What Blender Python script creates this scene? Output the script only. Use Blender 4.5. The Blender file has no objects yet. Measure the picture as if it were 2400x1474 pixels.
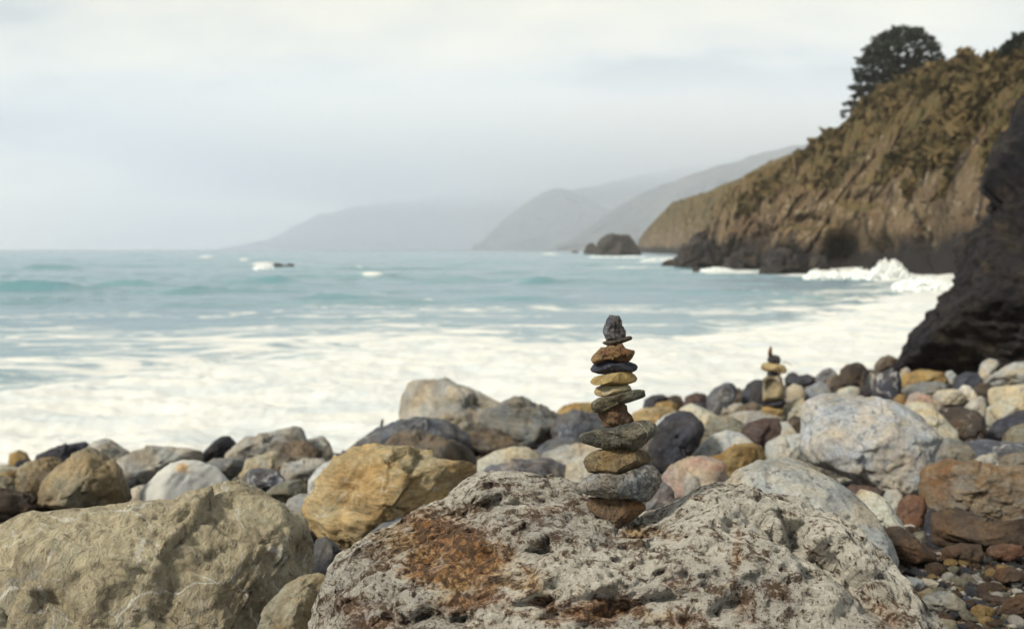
import bpy, bmesh, math, random
import numpy as np
from mathutils import Vector
from mathutils.bvhtree import BVHTree

S = bpy.context.scene
COL = S.collection
R = math.radians

# ------------------------------------------------------------------ camera
EYE = np.array([0.0, 0.0, 4.0])            # eye 1.5 m above the shingle, sea level is z = 0
LENS = 35.0
F = LENS / 36.0 * 2400.0                   # focal length in photograph pixels
PITCH = math.atan(154.0 / F)
cam_d = bpy.data.cameras.new('camera')
cam = bpy.data.objects.new('camera', cam_d)
COL.objects.link(cam)
cam.location = EYE
cam.rotation_euler = (R(90) - PITCH, 0, 0)
cam_d.lens = LENS
cam_d.sensor_width = 36.0
cam_d.clip_start = 0.05
cam_d.clip_end = 40000
cam_d.dof.use_dof = True
cam_d.dof.focus_distance = 2.62
cam_d.dof.aperture_fstop = 3.0
S.camera = cam

# ------------------------------------------------------------------ sky and sun
SUN_DIR = Vector((-0.62, -0.44, 0.66)).normalized()     # towards the sun
SUN_EL = math.asin(SUN_DIR.z)
SUN_AZ = math.atan2(SUN_DIR.x, SUN_DIR.y)
W = bpy.data.worlds.new('World')
S.world = W
W.use_nodes = True


def world():
    nt = W.node_tree
    N, L = nt.nodes, nt.links
    N.clear()
    out = N.new('ShaderNodeOutputWorld')
    bg = N.new('ShaderNodeBackground')
    L.new(bg.outputs[0], out.inputs[0])
    bg.inputs[1].default_value = 0.0535
    sky = N.new('ShaderNodeTexSky')
    sky.sky_type = 'NISHITA'
    sky.sun_disc = False
    sky.sun_elevation = SUN_EL
    sky.sun_rotation = SUN_AZ
    sky.dust_density = 2.0
    tc = N.new('ShaderNodeTexCoord')
    sep = N.new('ShaderNodeSeparateXYZ')
    L.new(tc.outputs['Generated'], sep.inputs[0])

    def m(op, a, b=None, c=None, clamp=False):
        n = N.new('ShaderNodeMath')
        n.operation = op
        n.use_clamp = clamp
        for i, v in enumerate((a, b, c)):
            if v is None:
                continue
            if isinstance(v, (int, float)):
                n.inputs[i].default_value = v
            else:
                L.new(v, n.inputs[i])
        return n.outputs[0]
    zz = m('ADD', m('MAXIMUM', sep.outputs[2], 0.0), 0.22)
    cx, cy = m('DIVIDE', sep.outputs[0], zz), m('DIVIDE', sep.outputs[1], zz)
    comb = N.new('ShaderNodeCombineXYZ')
    L.new(cx, comb.inputs[0])
    L.new(m('MULTIPLY', cy, 1.5), comb.inputs[1])
    comb.inputs[2].default_value = 3.7

    def noise(scale, detail, rough, off):
        mp = N.new('ShaderNodeMapping')
        mp.inputs['Location'].default_value = off
        L.new(comb.outputs[0], mp.inputs[0])
        n = N.new('ShaderNodeTexNoise')
        n.inputs['Scale'].default_value = scale
        n.inputs['Detail'].default_value = detail
        n.inputs['Roughness'].default_value = rough
        L.new(mp.outputs[0], n.inputs['Vector'])
        return n.outputs['Fac']
    n1 = noise(0.85, 5, 0.5, (1.3, 0.4, 0))
    n2 = noise(2.2, 6, 0.55, (7.1, 2.2, 0))
    # the veiled sun's wide glow in the cloud deck, high over the sea
    gd = Vector((-0.13, 0.95, 0.22)).normalized()
    dot = N.new('ShaderNodeVectorMath')
    dot.operation = 'DOT_PRODUCT'
    L.new(tc.outputs['Generated'], dot.inputs[0])
    dot.inputs[1].default_value = gd
    glow = m('POWER', m('MAXIMUM', dot.outputs['Value'], 0.0), 16.0)
    v = m('ADD', m('MULTIPLY', n1, 2.6), m('MULTIPLY', n2, 1.5))
    v = m('ADD', m('SUBTRACT', v, 2.04), m('MULTIPLY', glow, 0.62))
    v = m('ADD', v, 0.12, clamp=True)
    ramp = N.new('ShaderNodeValToRGB')
    cr = ramp.color_ramp
    cr.elements[0].position = 0.0
    cr.elements[0].color = (3.6, 3.95, 4.1, 1)
    cr.elements[1].position = 1.0
    cr.elements[1].color = (7.2, 6.85, 5.6, 1)
    for p, c in ((0.3, (5.3, 5.4, 5.0)), (0.65, (6.35, 6.2, 5.3))):
        e = cr.elements.new(p)
        e.color = (*c, 1)
    L.new(v, ramp.inputs[0])
    # the deck thins towards the horizon all round, so the low sky is lighter than the zenith
    low = m('POWER', m('SUBTRACT', 1.0, m('MINIMUM', m('ABSOLUTE', sep.outputs[2]), 1.0)), 5.0)
    gain = m('MULTIPLY_ADD', low, 0.80, 0.73)
    sc = N.new('ShaderNodeVectorMath')
    sc.operation = 'SCALE'
    L.new(ramp.outputs[0], sc.inputs[0])
    L.new(gain, sc.inputs['Scale'])
    mix = N.new('ShaderNodeMixRGB')
    mix.inputs[0].default_value = 0.93
    L.new(sky.outputs[0], mix.inputs[1])
    L.new(sc.outputs[0], mix.inputs[2])
    L.new(mix.outputs[0], bg.inputs[0])


world()
sun_d = bpy.data.lights.new('sun', 'SUN')
sun_d.energy = 1.5
sun_d.angle = R(10)
sun_d.color = (1.0, 0.93, 0.78)
sun = bpy.data.objects.new('sun', sun_d)
COL.objects.link(sun)
sun.rotation_euler = SUN_DIR.to_track_quat('Z', 'Y').to_euler()
sun.location = (-20, -5, 40)

vs = S.view_settings
S.display_settings.display_device = 'sRGB'
vs.view_transform = 'Standard'
vs.look = 'None'
vs.exposure = 1.65
vs.gamma = 1.0
vs.use_curve_mapping = False
S.render.engine = 'CYCLES'
S.cycles.use_denoising = True
S.cycles.max_bounces = 48
S.cycles.diffuse_bounces = 3
S.cycles.volume_bounces = 40
S.cycles.use_adaptive_sampling = True
S.cycles.adaptive_threshold = 0.015

# ------------------------------------------------------------------ helpers
_rng = np.random.RandomState(11)
_perm = np.concatenate([_rng.permutation(256)] * 3).astype(np.int32)
_g = _rng.normal(size=(256, 3))
_g /= np.linalg.norm(_g, axis=1)[:, None]


def perlin(P):
    P = np.asarray(P, float)
    I = np.floor(P).astype(np.int64)
    f = P - I
    I &= 255
    w = f * f * f * (f * (f * 6 - 15) + 10)
    out = np.zeros(len(P))
    for dx in (0, 1):
        wx = w[:, 0] if dx else 1 - w[:, 0]
        px_ = _perm[(I[:, 0] + dx) & 255]
        for dy in (0, 1):
            wy = w[:, 1] if dy else 1 - w[:, 1]
            py_ = _perm[px_ + ((I[:, 1] + dy) & 255)]
            for dz in (0, 1):
                wz = w[:, 2] if dz else 1 - w[:, 2]
                g = _g[_perm[py_ + ((I[:, 2] + dz) & 255)]]
                d = g[:, 0] * (f[:, 0] - dx) + g[:, 1] * (f[:, 1] - dy) + g[:, 2] * (f[:, 2] - dz)
                out += wx * wy * wz * d
    return out * 1.6


def fbm(P, octaves=4, gain=0.5, ridged=False):
    a, s, out = 1.0, 0.0, np.zeros(len(P))
    Q = np.array(P, float)
    for _ in range(octaves):
        n = perlin(Q)
        out += a * ((1 - 2 * np.abs(n)) if ridged else n)
        s += a
        a *= gain
        Q = Q * 2.03 + 17.31
    return out / s


def smooth(a, b, x):
    t = np.clip((x - a) / (b - a), 0, 1)
    return t * t * (3 - 2 * t)


cp, sp = math.cos(PITCH), math.sin(PITCH)


def rays(pts):
    p = np.asarray(pts, float).reshape(-1, 2)
    dx, dy = (p[:, 0] - 1200) / F, (737 - p[:, 1]) / F
    d = np.stack([dx, cp + dy * sp, -sp + dy * cp], 1)
    return d / np.linalg.norm(d, axis=1)[:, None]


_SX = [-60, -12, -8.7, -1.5, 4, 10.5, 15, 25, 60]
_SY = [8, 15.5, 17, 19.5, 24.5, 31, 36, 46, 70]


def shore(x):
    return np.interp(x, _SX, _SY)


def beach(x, y):
    x, y = np.asarray(x, float), np.asarray(y, float)
    ys = shore(x)
    t = (y - 5) / (ys - 5)
    z = 2.5 - 2.35 * np.clip(t, 0, 1) ** 0.95
    z = z - np.clip(t - 1, 0, 10) * 2.2
    z = np.maximum(z, -3.0)
    return z + np.clip(5 - y, 0, 40) * 0.015


def ground_dist(px, py):
    """horizontal distance at which the view ray of a photograph pixel meets the shingle"""
    d = rays([(px, py)])[0]
    t = np.linspace(0.8, 90, 6000)
    P = EYE + t[:, None] * d
    below = P[:, 2] < beach(P[:, 0], P[:, 1])
    k = int(np.argmax(below)) if below.any() else len(t) - 1
    return t[k] * math.hypot(d[0], d[1])


_ico = {}


def ico(n):
    if n not in _ico:
        bm = bmesh.new()
        bmesh.ops.create_icosphere(bm, subdivisions=n, radius=1.0)
        v = np.array([x.co for x in bm.verts])
        f = np.array([[x.index for x in p.verts] for p in bm.faces], np.int32)
        bm.free()
        _ico[n] = (v / np.linalg.norm(v, axis=1)[:, None], f)
    return _ico[n]


def mesh_from(name, V, Fc, mats, smooth_=True, attrs=None, mat_idx=None):
    me = bpy.data.meshes.new(name)
    V = np.asarray(V, np.float32)
    Fc = np.asarray(Fc, np.int32)
    k = Fc.shape[1]
    me.vertices.add(len(V))
    me.vertices.foreach_set('co', V.ravel())
    me.loops.add(Fc.size)
    me.loops.foreach_set('vertex_index', Fc.ravel())
    me.polygons.add(len(Fc))
    me.polygons.foreach_set('loop_start', np.arange(0, Fc.size, k, dtype=np.int32))
    me.polygons.foreach_set('loop_total', np.full(len(Fc), k, np.int32))
    me.polygons.foreach_set('use_smooth', np.full(len(Fc), smooth_, bool))
    if mat_idx is not None:
        me.polygons.foreach_set('material_index', np.asarray(mat_idx, np.int32))
    for mt in (mats if isinstance(mats, (list, tuple)) else [mats]):
        me.materials.append(mt)
    for an, av in (attrs or {}).items():
        at = me.attributes.new(an, 'FLOAT', 'POINT')
        at.data.foreach_set('value', np.asarray(av, np.float32))
    me.update(calc_edges=True)
    me.validate()
    return me


def link(name, me, loc=(0, 0, 0), label=None, cat=None, group=None, kind=None, parent=None):
    o = bpy.data.objects.new(name, me)
    COL.objects.link(o)
    o.location = loc
    if parent is not None:
        o.parent = parent
    for k, v in (('label', label), ('category', cat), ('group', group), ('kind', kind)):
        if v:
            o[k] = v
    return o


# ------------------------------------------------------------------ materials
SAT = 0.69

def lin(c, k=1.0):
    out = []
    g = .3 * c[0] + .59 * c[1] + .11 * c[2]
    c = [g + (x - g) * SAT for x in c]
    for x in c:
        x = x / 255.0
        out.append(k * (x / 12.92 if x <= 0.04045 else ((x + 0.055) / 1.055) ** 2.4))
    return (*out, 1)


class NT:
    def __init__(self, name):
        self.m = bpy.data.materials.new(name)
        self.m.use_nodes = True
        self.t = self.m.node_tree
        self.N, self.L = self.t.nodes, self.t.links
        self.N.clear()
        self.out = self.N.new('ShaderNodeOutputMaterial')

    def new(self, kind, **props):
        n = self.N.new(kind)
        for k, v in props.items():
            setattr(n, k, v)
        return n

    def put(self, sock, v):
        if v is None:
            return
        if hasattr(v, 'is_output'):
            self.L.new(v, sock)
        else:
            sock.default_value = v

    def math(self, op, a, b=None, c=None, clamp=False):
        n = self.new('ShaderNodeMath', operation=op, use_clamp=clamp)
        for i, v in enumerate((a, b, c)):
            self.put(n.inputs[i], v)
        return n.outputs[0]

    def mix(self, f, a, b, blend='MIX'):
        n = self.new('ShaderNodeMixRGB', blend_type=blend)
        self.put(n.inputs[0], f)
        self.put(n.inputs[1], a)
        self.put(n.inputs[2], b)
        return n.outputs[0]

    def noise(self, vec, scale, detail=6, rough=0.55, dist=0.0):
        n = self.new('ShaderNodeTexNoise')
        n.inputs['Scale'].default_value = scale
        n.inputs['Detail'].default_value = detail
        n.inputs['Roughness'].default_value = rough
        n.inputs['Distortion'].default_value = dist
        self.L.new(vec, n.inputs['Vector'])
        return n.outputs['Fac']

    def voro(self, vec, scale, feature='F1', rnd=1.0):
        n = self.new('ShaderNodeTexVoronoi', feature=feature)
        n.inputs['Scale'].default_value = scale
        n.inputs['Randomness'].default_value = rnd
        self.L.new(vec, n.inputs['Vector'])
        return n.outputs['Distance']

    def step(self, v, a, b):
        n = self.new('ShaderNodeMapRange', interpolation_type='SMOOTHSTEP')
        self.put(n.inputs[0], v)
        n.inputs[1].default_value = a
        n.inputs[2].default_value = b
        n.inputs[3].default_value = 0
        n.inputs[4].default_value = 1
        return n.outputs[0]

    def mapping(self, vec, scale=(1, 1, 1), rot=(0, 0, 0), loc=(0, 0, 0)):
        n = self.new('ShaderNodeMapping')
        n.inputs['Scale'].default_value = scale
        n.inputs['Rotation'].default_value = rot
        n.inputs['Location'].default_value = loc
        self.L.new(vec, n.inputs[0])
        return n.outputs[0]

    def attr(self, name):
        return self.new('ShaderNodeAttribute', attribute_name=name).outputs['Fac']

    def objvec(self, shift=True):
        tc = self.new('ShaderNodeTexCoord')
        v = tc.outputs['Object']
        if not shift:
            return v
        oi = self.new('ShaderNodeObjectInfo')
        a = self.new('ShaderNodeVectorMath', operation='ADD')
        self.L.new(v, a.inputs[0])
        self.L.new(self.math('MULTIPLY', oi.outputs['Random'], 53.0), a.inputs[1])
        return a.outputs[0]

    def bump(self, h, strength, dist):
        n = self.new('ShaderNodeBump')
        n.inputs['Strength'].default_value = strength
        n.inputs['Distance'].default_value = dist
        self.L.new(h, n.inputs['Height'])
        return n.outputs[0]

    def surface(self, col, rough=0.8, normal=None, spec=0.3, **kw):
        b = self.new('ShaderNodeBsdfPrincipled')
        self.put(b.inputs['Base Color'], col)
        self.put(b.inputs['Roughness'], rough)
        b.inputs['Specular IOR Level'].default_value = spec
        for k, v in kw.items():
            self.put(b.inputs[k.replace('_', ' ')], v)
        if normal is not None:
            self.L.new(normal, b.inputs['Normal'])
        self.L.new(b.outputs[0], self.out.inputs[0])
        return b


K = 0.66


def rock_mat(name, c1, c2, c3=None, scale=2.0, fine=40.0, stain=None, speck=None, vein=None,
             strat=None, rough=0.85, bump=0.5, bdist=0.012, spec=0.25, wear=.6):
    """mineral colour c1-c2 in large patches, c3 in blotches, then stain, specks and veins"""
    t = NT(name)
    v = t.objvec()
    vs_ = t.mapping(v, strat[0], strat[1]) if strat else v
    n1 = t.noise(vs_, scale, 9, 0.66, 0.5)
    n2 = t.noise(vs_, scale * 3.3, 8, 0.68, 0.7)
    n3 = t.noise(vs_, scale * 8.5, 7, 0.7, 0.4)
    nf = t.noise(v, fine, 5, 0.72)
    col = t.mix(t.step(n1, 0.40, 0.60), lin(c1, K), lin(c2, K))
    if c3:
        col = t.mix(t.math('MULTIPLY', t.step(n2, 0.49, 0.62), 0.8), col, lin(c3, K))
    # weathering: duller, darker crust in places, and the grain that shows through it
    crust = lin([x * .52 for x in (c2[0] * 1.04, c2[1], c2[2] * .94)], K)
    col = t.mix(t.math('MULTIPLY', t.step(t.math('ADD', t.math('MULTIPLY', n3, .6), t.math('MULTIPLY', n2, .4)), 0.52, 0.63), wear), col, crust)
    if stain:
        sc, amt, ss = stain
        ns = t.noise(v, ss, 8, 0.68, 0.8)
        col = t.mix(t.math('MULTIPLY', t.step(ns, 0.62 - 0.26 * amt, 0.80 - 0.26 * amt), 0.75), col, lin(sc, K))
    hue = t.noise(v, scale * 1.7, 6, 0.6)
    col = t.mix(1.0, col, t.mix(t.step(hue, .35, .65), (1.12, 1.0, .84, 1), (.93, 1.0, 1.10, 1)), 'MULTIPLY')
    g = t.math('MULTIPLY', t.math('MULTIPLY_ADD', nf, 1.3, 0.35), t.math('MULTIPLY_ADD', n3, 1.7, 0.15))
    gm = t.new('ShaderNodeCombineXYZ')
    for i in range(3):
        t.L.new(g, gm.inputs[i])
    col = t.mix(1.0, col, gm.outputs[0], 'MULTIPLY')
    if speck:
        pc, amt, ps = speck
        np_ = t.noise(v, ps, 3, 0.6)
        col = t.mix(t.math('MULTIPLY', t.step(np_, 0.66 - 0.2 * amt, 0.74 - 0.2 * amt), 0.85), col, lin(pc, K))
    if vein:
        vc, wd, vs2 = vein
        nv = t.noise(v, vs2, 3, 0.45, 0.6)
        line = t.math('SUBTRACT', 1.0, t.step(t.math('ABSOLUTE', t.math('SUBTRACT', nv, 0.5)), 0.0, wd))
        line = t.math('MULTIPLY', line, t.step(n2, .40, .52))
        col = t.mix(t.math('MULTIPLY', line, 0.8), col, lin(vc, K))
    h = t.math('ADD', t.math('MULTIPLY', n2, 2.0), t.math('MULTIPLY', n3, 1.0))
    h = t.math('ADD', h, t.math('MULTIPLY', nf, 0.30))
    nrm = t.bump(h, min(1.0, bump * 1.5), bdist * 2.0)
    t.surface(col, rough, nrm, spec)
    return t.m


M = {}
M['tan'] = rock_mat('tan_rock', (172, 156, 118), (140, 124, 92), (190, 178, 145), 2.2, 45, stain=((110, 92, 70), .5, 1.6))
M['olive'] = rock_mat('olive_grey_rock', (142, 137, 115), (112, 106, 90), (165, 160, 140), 2.0, 40)
M['slate'] = rock_mat('dark_slate', (66, 67, 80), (50, 50, 60), (88, 90, 102), 1.6, 30, rough=.65)
M['black'] = rock_mat('black_stone', (48, 48, 60), (38, 38, 48), None, 1.6, 30, rough=.55, bump=.25)
M['pale'] = rock_mat('pale_grey_rock', (192, 190, 182), (165, 162, 152), (208, 206, 196), 1.8, 40, stain=((140, 130, 115), .35, 1.7))
M['white'] = rock_mat('white_rock', (218, 216, 205), (196, 196, 190), (228, 226, 214), 1.6, 30, stain=((165, 165, 165), .3, 2.0))
M['cream'] = rock_mat('cream_rock', (208, 200, 172), (186, 176, 146), (216, 210, 188), 1.8, 35, stain=((150, 125, 90), .35, 2.2))
M['beige'] = rock_mat('beige_rock', (190, 184, 168), (164, 157, 142), (202, 198, 184), 1.3, 30, stain=((125, 117, 105), .45, 1.3))
M['mustard'] = rock_mat('mustard_sandstone', (208, 176, 112), (180, 148, 92), (218, 194, 140), 2.2, 40, strat=((.5, .5, 2.6), (0, R(-14), 0)), stain=((150, 116, 78), .4, 2.2), vein=((212, 200, 170), .008, 2.4))
M['ochre'] = rock_mat('ochre_rock', (186, 150, 78), (158, 118, 58), (196, 166, 100), 2.4, 40, stain=((104, 80, 58), .5, 2.6))
M['navy'] = rock_mat('blue_grey_rock', (102, 106, 116), (80, 83, 95), (128, 132, 140), 1.5, 30, vein=((190, 192, 196), .012, 1.4))
M['greysmooth'] = rock_mat('smooth_grey_rock', (150, 153, 156), (128, 131, 136), None, 1.4, 60, bump=.2)
M['violet'] = rock_mat('violet_grey_rock', (128, 126, 134), (104, 103, 112), (160, 157, 158), 2.4, 40, vein=((200, 198, 194), .01, 2.0))
M['brown'] = rock_mat('brown_rock', (126, 110, 92), (98, 84, 72), (150, 136, 116), 2.2, 40, stain=((80, 66, 58), .5, 2.2))
M['dkbrown'] = rock_mat('dark_brown_rock', (84, 72, 62), (64, 54, 50), (108, 92, 76), 1.8, 35, vein=((150, 138, 124), .006, 1.6))
M['maroon'] = rock_mat('maroon_rock', (100, 80, 78), (78, 62, 62), (128, 106, 98), 2.0, 35)
M['rust'] = rock_mat('rusty_rock', (152, 130, 100), (126, 102, 74), (150, 146, 140), 2.6, 45, stain=((148, 96, 56), .6, 2.4), strat=((1, 1, 1.8), (0, R(20), 0)))
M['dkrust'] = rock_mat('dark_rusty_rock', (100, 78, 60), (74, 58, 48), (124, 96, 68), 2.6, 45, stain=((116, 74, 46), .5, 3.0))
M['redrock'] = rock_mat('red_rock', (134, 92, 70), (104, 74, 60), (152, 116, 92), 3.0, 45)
M['pink'] = rock_mat('pink_rock', (196, 180, 160), (176, 158, 136), (205, 196, 180), 1.8, 35, stain=((176, 122, 110), .55, 2.6))
M['granite'] = rock_mat('speckled_pale_rock', (198, 196, 184), (170, 169, 160), (212, 210, 198), 2.4, 60, speck=((112, 112, 112), .45, 26), stain=((142, 142, 140), .5, 3.2))
M['bluewhite'] = rock_mat('blue_white_rock', (194, 196, 198), (164, 168, 174), (206, 204, 196), 1.9, 45, speck=((128, 134, 146), .4, 14), stain=((172, 160, 128), .2, 3.0))
M['greyslab'] = rock_mat('grey_slab_rock', (140, 140, 134), (108, 109, 108), (162, 160, 150), 2.0, 35, strat=((.6, .6, 2.5), (0, R(10), 0)))
M['zebra'] = rock_mat('dark_rock_with_white_swirls', (74, 76, 92), (56, 57, 70), None, 1.6, 30, vein=((205, 203, 196), .05, 2.2))
M['shaded_cliff'] = rock_mat('shaded_cliff_rock', (68, 62, 66), (48, 46, 54), (98, 84, 70), .35, 6, bump=.9, bdist=.14, rough=.75)  # dark rock, with the shade on the cliff painted into its colour
M['searock'] = rock_mat('wet_sea_rock', (74, 68, 70), (54, 50, 55), (108, 98, 84), .25, 4, bump=.7, bdist=.15, rough=.7)
# ------------------------------------------------------------------ rock builder
TRIS = [0]


def radial(poly, c, n=1440):
    """distance from c to the outline in n directions"""
    P = np.asarray(poly, float) - c
    Q = np.roll(P, -1, 0)
    th = np.linspace(-math.pi, math.pi, n, endpoint=False)
    D = np.stack([np.cos(th), np.sin(th)], 1)
    E = Q - P
    den = D[:, None, 0] * E[None, :, 1] - D[:, None, 1] * E[None, :, 0]
    den = np.where(np.abs(den) < 1e-12, 1e-12, den)
    t = (P[None, :, 0] * E[None, :, 1] - P[None, :, 1] * E[None, :, 0]) / den
    s = (P[None, :, 0] * D[:, None, 1] - P[None, :, 1] * D[:, None, 0]) / den
    t = np.where((s >= -1e-9) & (s <= 1 + 1e-9) & (t > 0), t, 0)
    return t.max(1)


def frame_at(px, py):
    D = rays([(px, py)])[0]
    U = np.cross(D, (0, 0, 1.0))
    U /= np.linalg.norm(U)
    return D, U, np.cross(U, D)


def rock_shape(poly, hdist, sub, thick=1.0, rough=1.0, chop=6, lean=0.34, seed=0, round_=1.3, strata=0.0,
               strata_dir=(0.2, 1.0, 0.1), center=None, carve=None, back=0.0, ex=(0.85, 0.8), fine=1.0, chopd=(.62, .86), facet=None, edgemin=.16, focus=None, crack=1.0):
    """one closed stone: its outline seen from the beach, its own depth, chipped faces and weathered relief.
    returns vertices relative to the stone's middle, faces, and the middle"""
    poly = np.asarray(poly, float)
    c = np.asarray(center if center is not None else (poly.min(0) + poly.max(0)) / 2, float)
    D, U, V = frame_at(*c)
    dist = hdist / math.hypot(D[0], D[1])
    rp = rays(poly)
    tt = dist / (rp @ D)
    P = EYE + rp * tt[:, None]
    Pc = EYE + D * dist
    uv = np.stack([(P - Pc) @ U, (P - Pc) @ V], 1)
    wd, ht = np.ptp(uv[:, 0]), np.ptp(uv[:, 1])
    T = 0.5 * (0.55 * wd + 0.45 * ht) * thick
    if back:
        hd2 = hdist + back * T
        return rock_shape(poly, hd2, sub, thick, rough, chop, lean, seed, round_, strata, strata_dir, center, carve, 0.0, ex, fine, chopd, facet, edgemin, focus, crack)
    size = math.sqrt(wd * ht)
    rr = radial(uv, np.zeros(2))
    n = len(rr)
    k = max(1, int(round_ * n / 360))
    ker = np.hanning(2 * k + 3)
    ker /= ker.sum()
    rr = np.convolve(np.concatenate([rr[-2 * k - 3:], rr, rr[:2 * k + 3]]), ker, 'same')[2 * k + 3:-2 * k - 3]
    s, Fc = ico(sub)
    if focus:
        s = s + focus[1] * np.asarray(focus[0])
        s = s / np.linalg.norm(s, axis=1)[:, None]
    th = np.arctan2(s[:, 1], s[:, 0])
    fi = (th + math.pi) / (2 * math.pi) * n
    i0 = np.floor(fi).astype(int)
    fr = fi - i0
    r = rr[i0 % n] * (1 - fr) + rr[(i0 + 1) % n] * fr
    rho = np.hypot(s[:, 0], s[:, 1])
    e1, e2 = ex
    u = r * np.cos(th) * rho ** e1
    v = r * np.sin(th) * rho ** e1
    w = T * np.sign(s[:, 2]) * np.abs(s[:, 2]) ** e2
    rg = np.random.RandomState(seed * 7 + 3)
    X = np.stack([u, v, w], 1)
    for _ in range(chop):
        while True:
            nn = rg.normal(size=3) * (1.0, 1.0, 1.0)
            nn /= np.linalg.norm(nn)
            if 0.45 < abs(nn[2]) < 0.95:
                break
        d = X @ nn
        lim = d.max() * rg.uniform(*chopd)
        over = np.maximum(d - lim, 0)
        X = X - nn[None, :] * (over * 0.92 * (.2 + .8 * np.abs(s[:, 2]) ** .6))[:, None]
    # lean the front up towards the sky as a settled stone does
    X[:, 2] -= lean * X[:, 1] * (1 - np.clip(np.abs(X[:, 1]) / (0.6 * ht + 1e-6), 0, 1) * .2)
    nrm = X / (np.linalg.norm(X / np.array([wd, ht, 2 * T]), axis=1)[:, None] + 1e-9) / np.array([wd, ht, 2 * T]) ** 2
    nrm /= np.linalg.norm(nrm, axis=1)[:, None] + 1e-9
    off = rg.uniform(0, 90, 3)
    Q = X / size
    edge = edgemin + (1 - edgemin) * np.abs(s[:, 2]) ** 0.7      # keep the outline, roughen the faces
    if facet is None:
        facet = 1.4 if chop >= 5 else .65
    dis = np.zeros(len(Q))
    for m_, am, tl in ((22, .030, .30), (90, .011, .28)):
        # broken faces: each has its own height and tilt
        sd_ = rg.normal(size=(m_, 3))
        sd_ /= np.linalg.norm(sd_, axis=1)[:, None]
        ww = s + .18 * np.stack([perlin(s * 2.3 + off + k_ * 9) for k_ in range(3)], 1)
        dots = ww @ sd_.T
        near = np.argmax(dots, 1)
        d1 = dots[np.arange(len(s)), near]
        dots[np.arange(len(s)), near] = -9
        gap = d1 - dots.max(1)
        if m_ == 22:
            open_ = smooth(.0, .35, fbm(s * 1.7 + off, 2))       # only some joints have opened
            dis -= .020 * crack * facet * np.exp(-(gap / .022) ** 2) * (.35 + open_) * edge
        tilt = rg.normal(size=(m_, 3)) * tl
        dis += facet * am * (rg.normal(size=m_)[near] * .55 + 1.6 * np.einsum('ij,ij->i', tilt[near], s - sd_[near]) / tl * .9) * edge
    dis += 0.038 * fbm(Q * 2.2 + off, 4) * edge
    dis += 0.036 * fbm(Q * 5.5 + off, 4, 0.55, True) * edge
    dis += 0.013 * fine * fbm(Q * 16 + off, 3, 0.6)
    if strata:
        sd = np.asarray(strata_dir, float)
        sd /= np.linalg.norm(sd)
        al = Q @ sd
        Qs = Q * 1.5 + sd[None, :] * (al * 9)[:, None]
        dis += strata * 0.035 * fbm(Qs + off, 4, 0.6, True)
    X = X + nrm * (dis * rough * size)[:, None]
    wpos = Pc + X[:, :1] * U + X[:, 1:2] * V - X[:, 2:] * D
    if carve:
        wpos = carve(wpos, s, X, D, dist)
    TRIS[0] += len(Fc)
    return wpos - Pc, Fc, Pc


def project(P):
    d = np.asarray(P, float) - EYE
    f = d @ np.array([0, cp, -sp])
    u = d @ np.array([0, sp, cp])
    return np.stack([1200 + F * d[:, 0] / f, 737 - F * u / f], 1)


def with_base(poly, base):
    """the stone goes on down to where it meets the shingle, behind whatever stands before it"""
    P = np.asarray(poly, float)
    if base is None or base <= P[:, 1].max() + 2:
        return P
    x0, x1 = P[:, 0].min(), P[:, 0].max()
    ym = P[:, 1].mean()
    top = P[P[:, 1] <= ym]
    wdt = x1 - x0
    hi = P[np.argsort(np.arctan2(P[:, 1] - ym, P[:, 0] - P[:, 0].mean()))]
    low = [(x1 - .08 * wdt, (base + P[:, 1].max()) / 2), (x1 - .2 * wdt, base), (x0 + .2 * wdt, base), (x0 + .08 * wdt, (base + P[:, 1].max()) / 2)]
    upper = [p for p in P if p[1] <= P[:, 1].max() - 0.25 * np.ptp(P[:, 1])]
    upper = np.array(upper)
    cx_, cy_ = (x0 + x1) / 2, (P[:, 1].min() + base) / 2
    allp = np.vstack([upper, low])
    ang = np.arctan2(allp[:, 1] - cy_, allp[:, 0] - cx_)
    return allp[np.argsort(ang)]


GROUP = 'boulders and stones piled along the shore'
_seed = [0]


def rock(name, mat, base, label, pts, sub=None, cat='rock', group=GROUP, hd=None, full=True, **kw):
    _seed[0] += 1
    if kw.get('chop', 6) < 5 and name in ('boulder', 'beach_stone') and mat not in ('granite', 'greysmooth', 'black', 'white'):
        kw['chop'] = 4
    P = with_base(pts, base) if full else np.asarray(pts, float)
    cxp = (P[:, 0].min() + P[:, 0].max()) / 2
    if hd is None:
        hd = ground_dist(cxp, base if base else P[:, 1].max())
        kw.setdefault('back', 0.55)
    if sub is None:
        sub = 4 if np.ptp(P[:, 0]) < 75 else 5
    V, Fc, Pc = rock_shape(P, hd, sub, seed=_seed[0], **kw)
    me = mesh_from(name, V, Fc, M[mat] if isinstance(mat, str) else mat)
    return link(name, me, Pc, label, cat, group)


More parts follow.
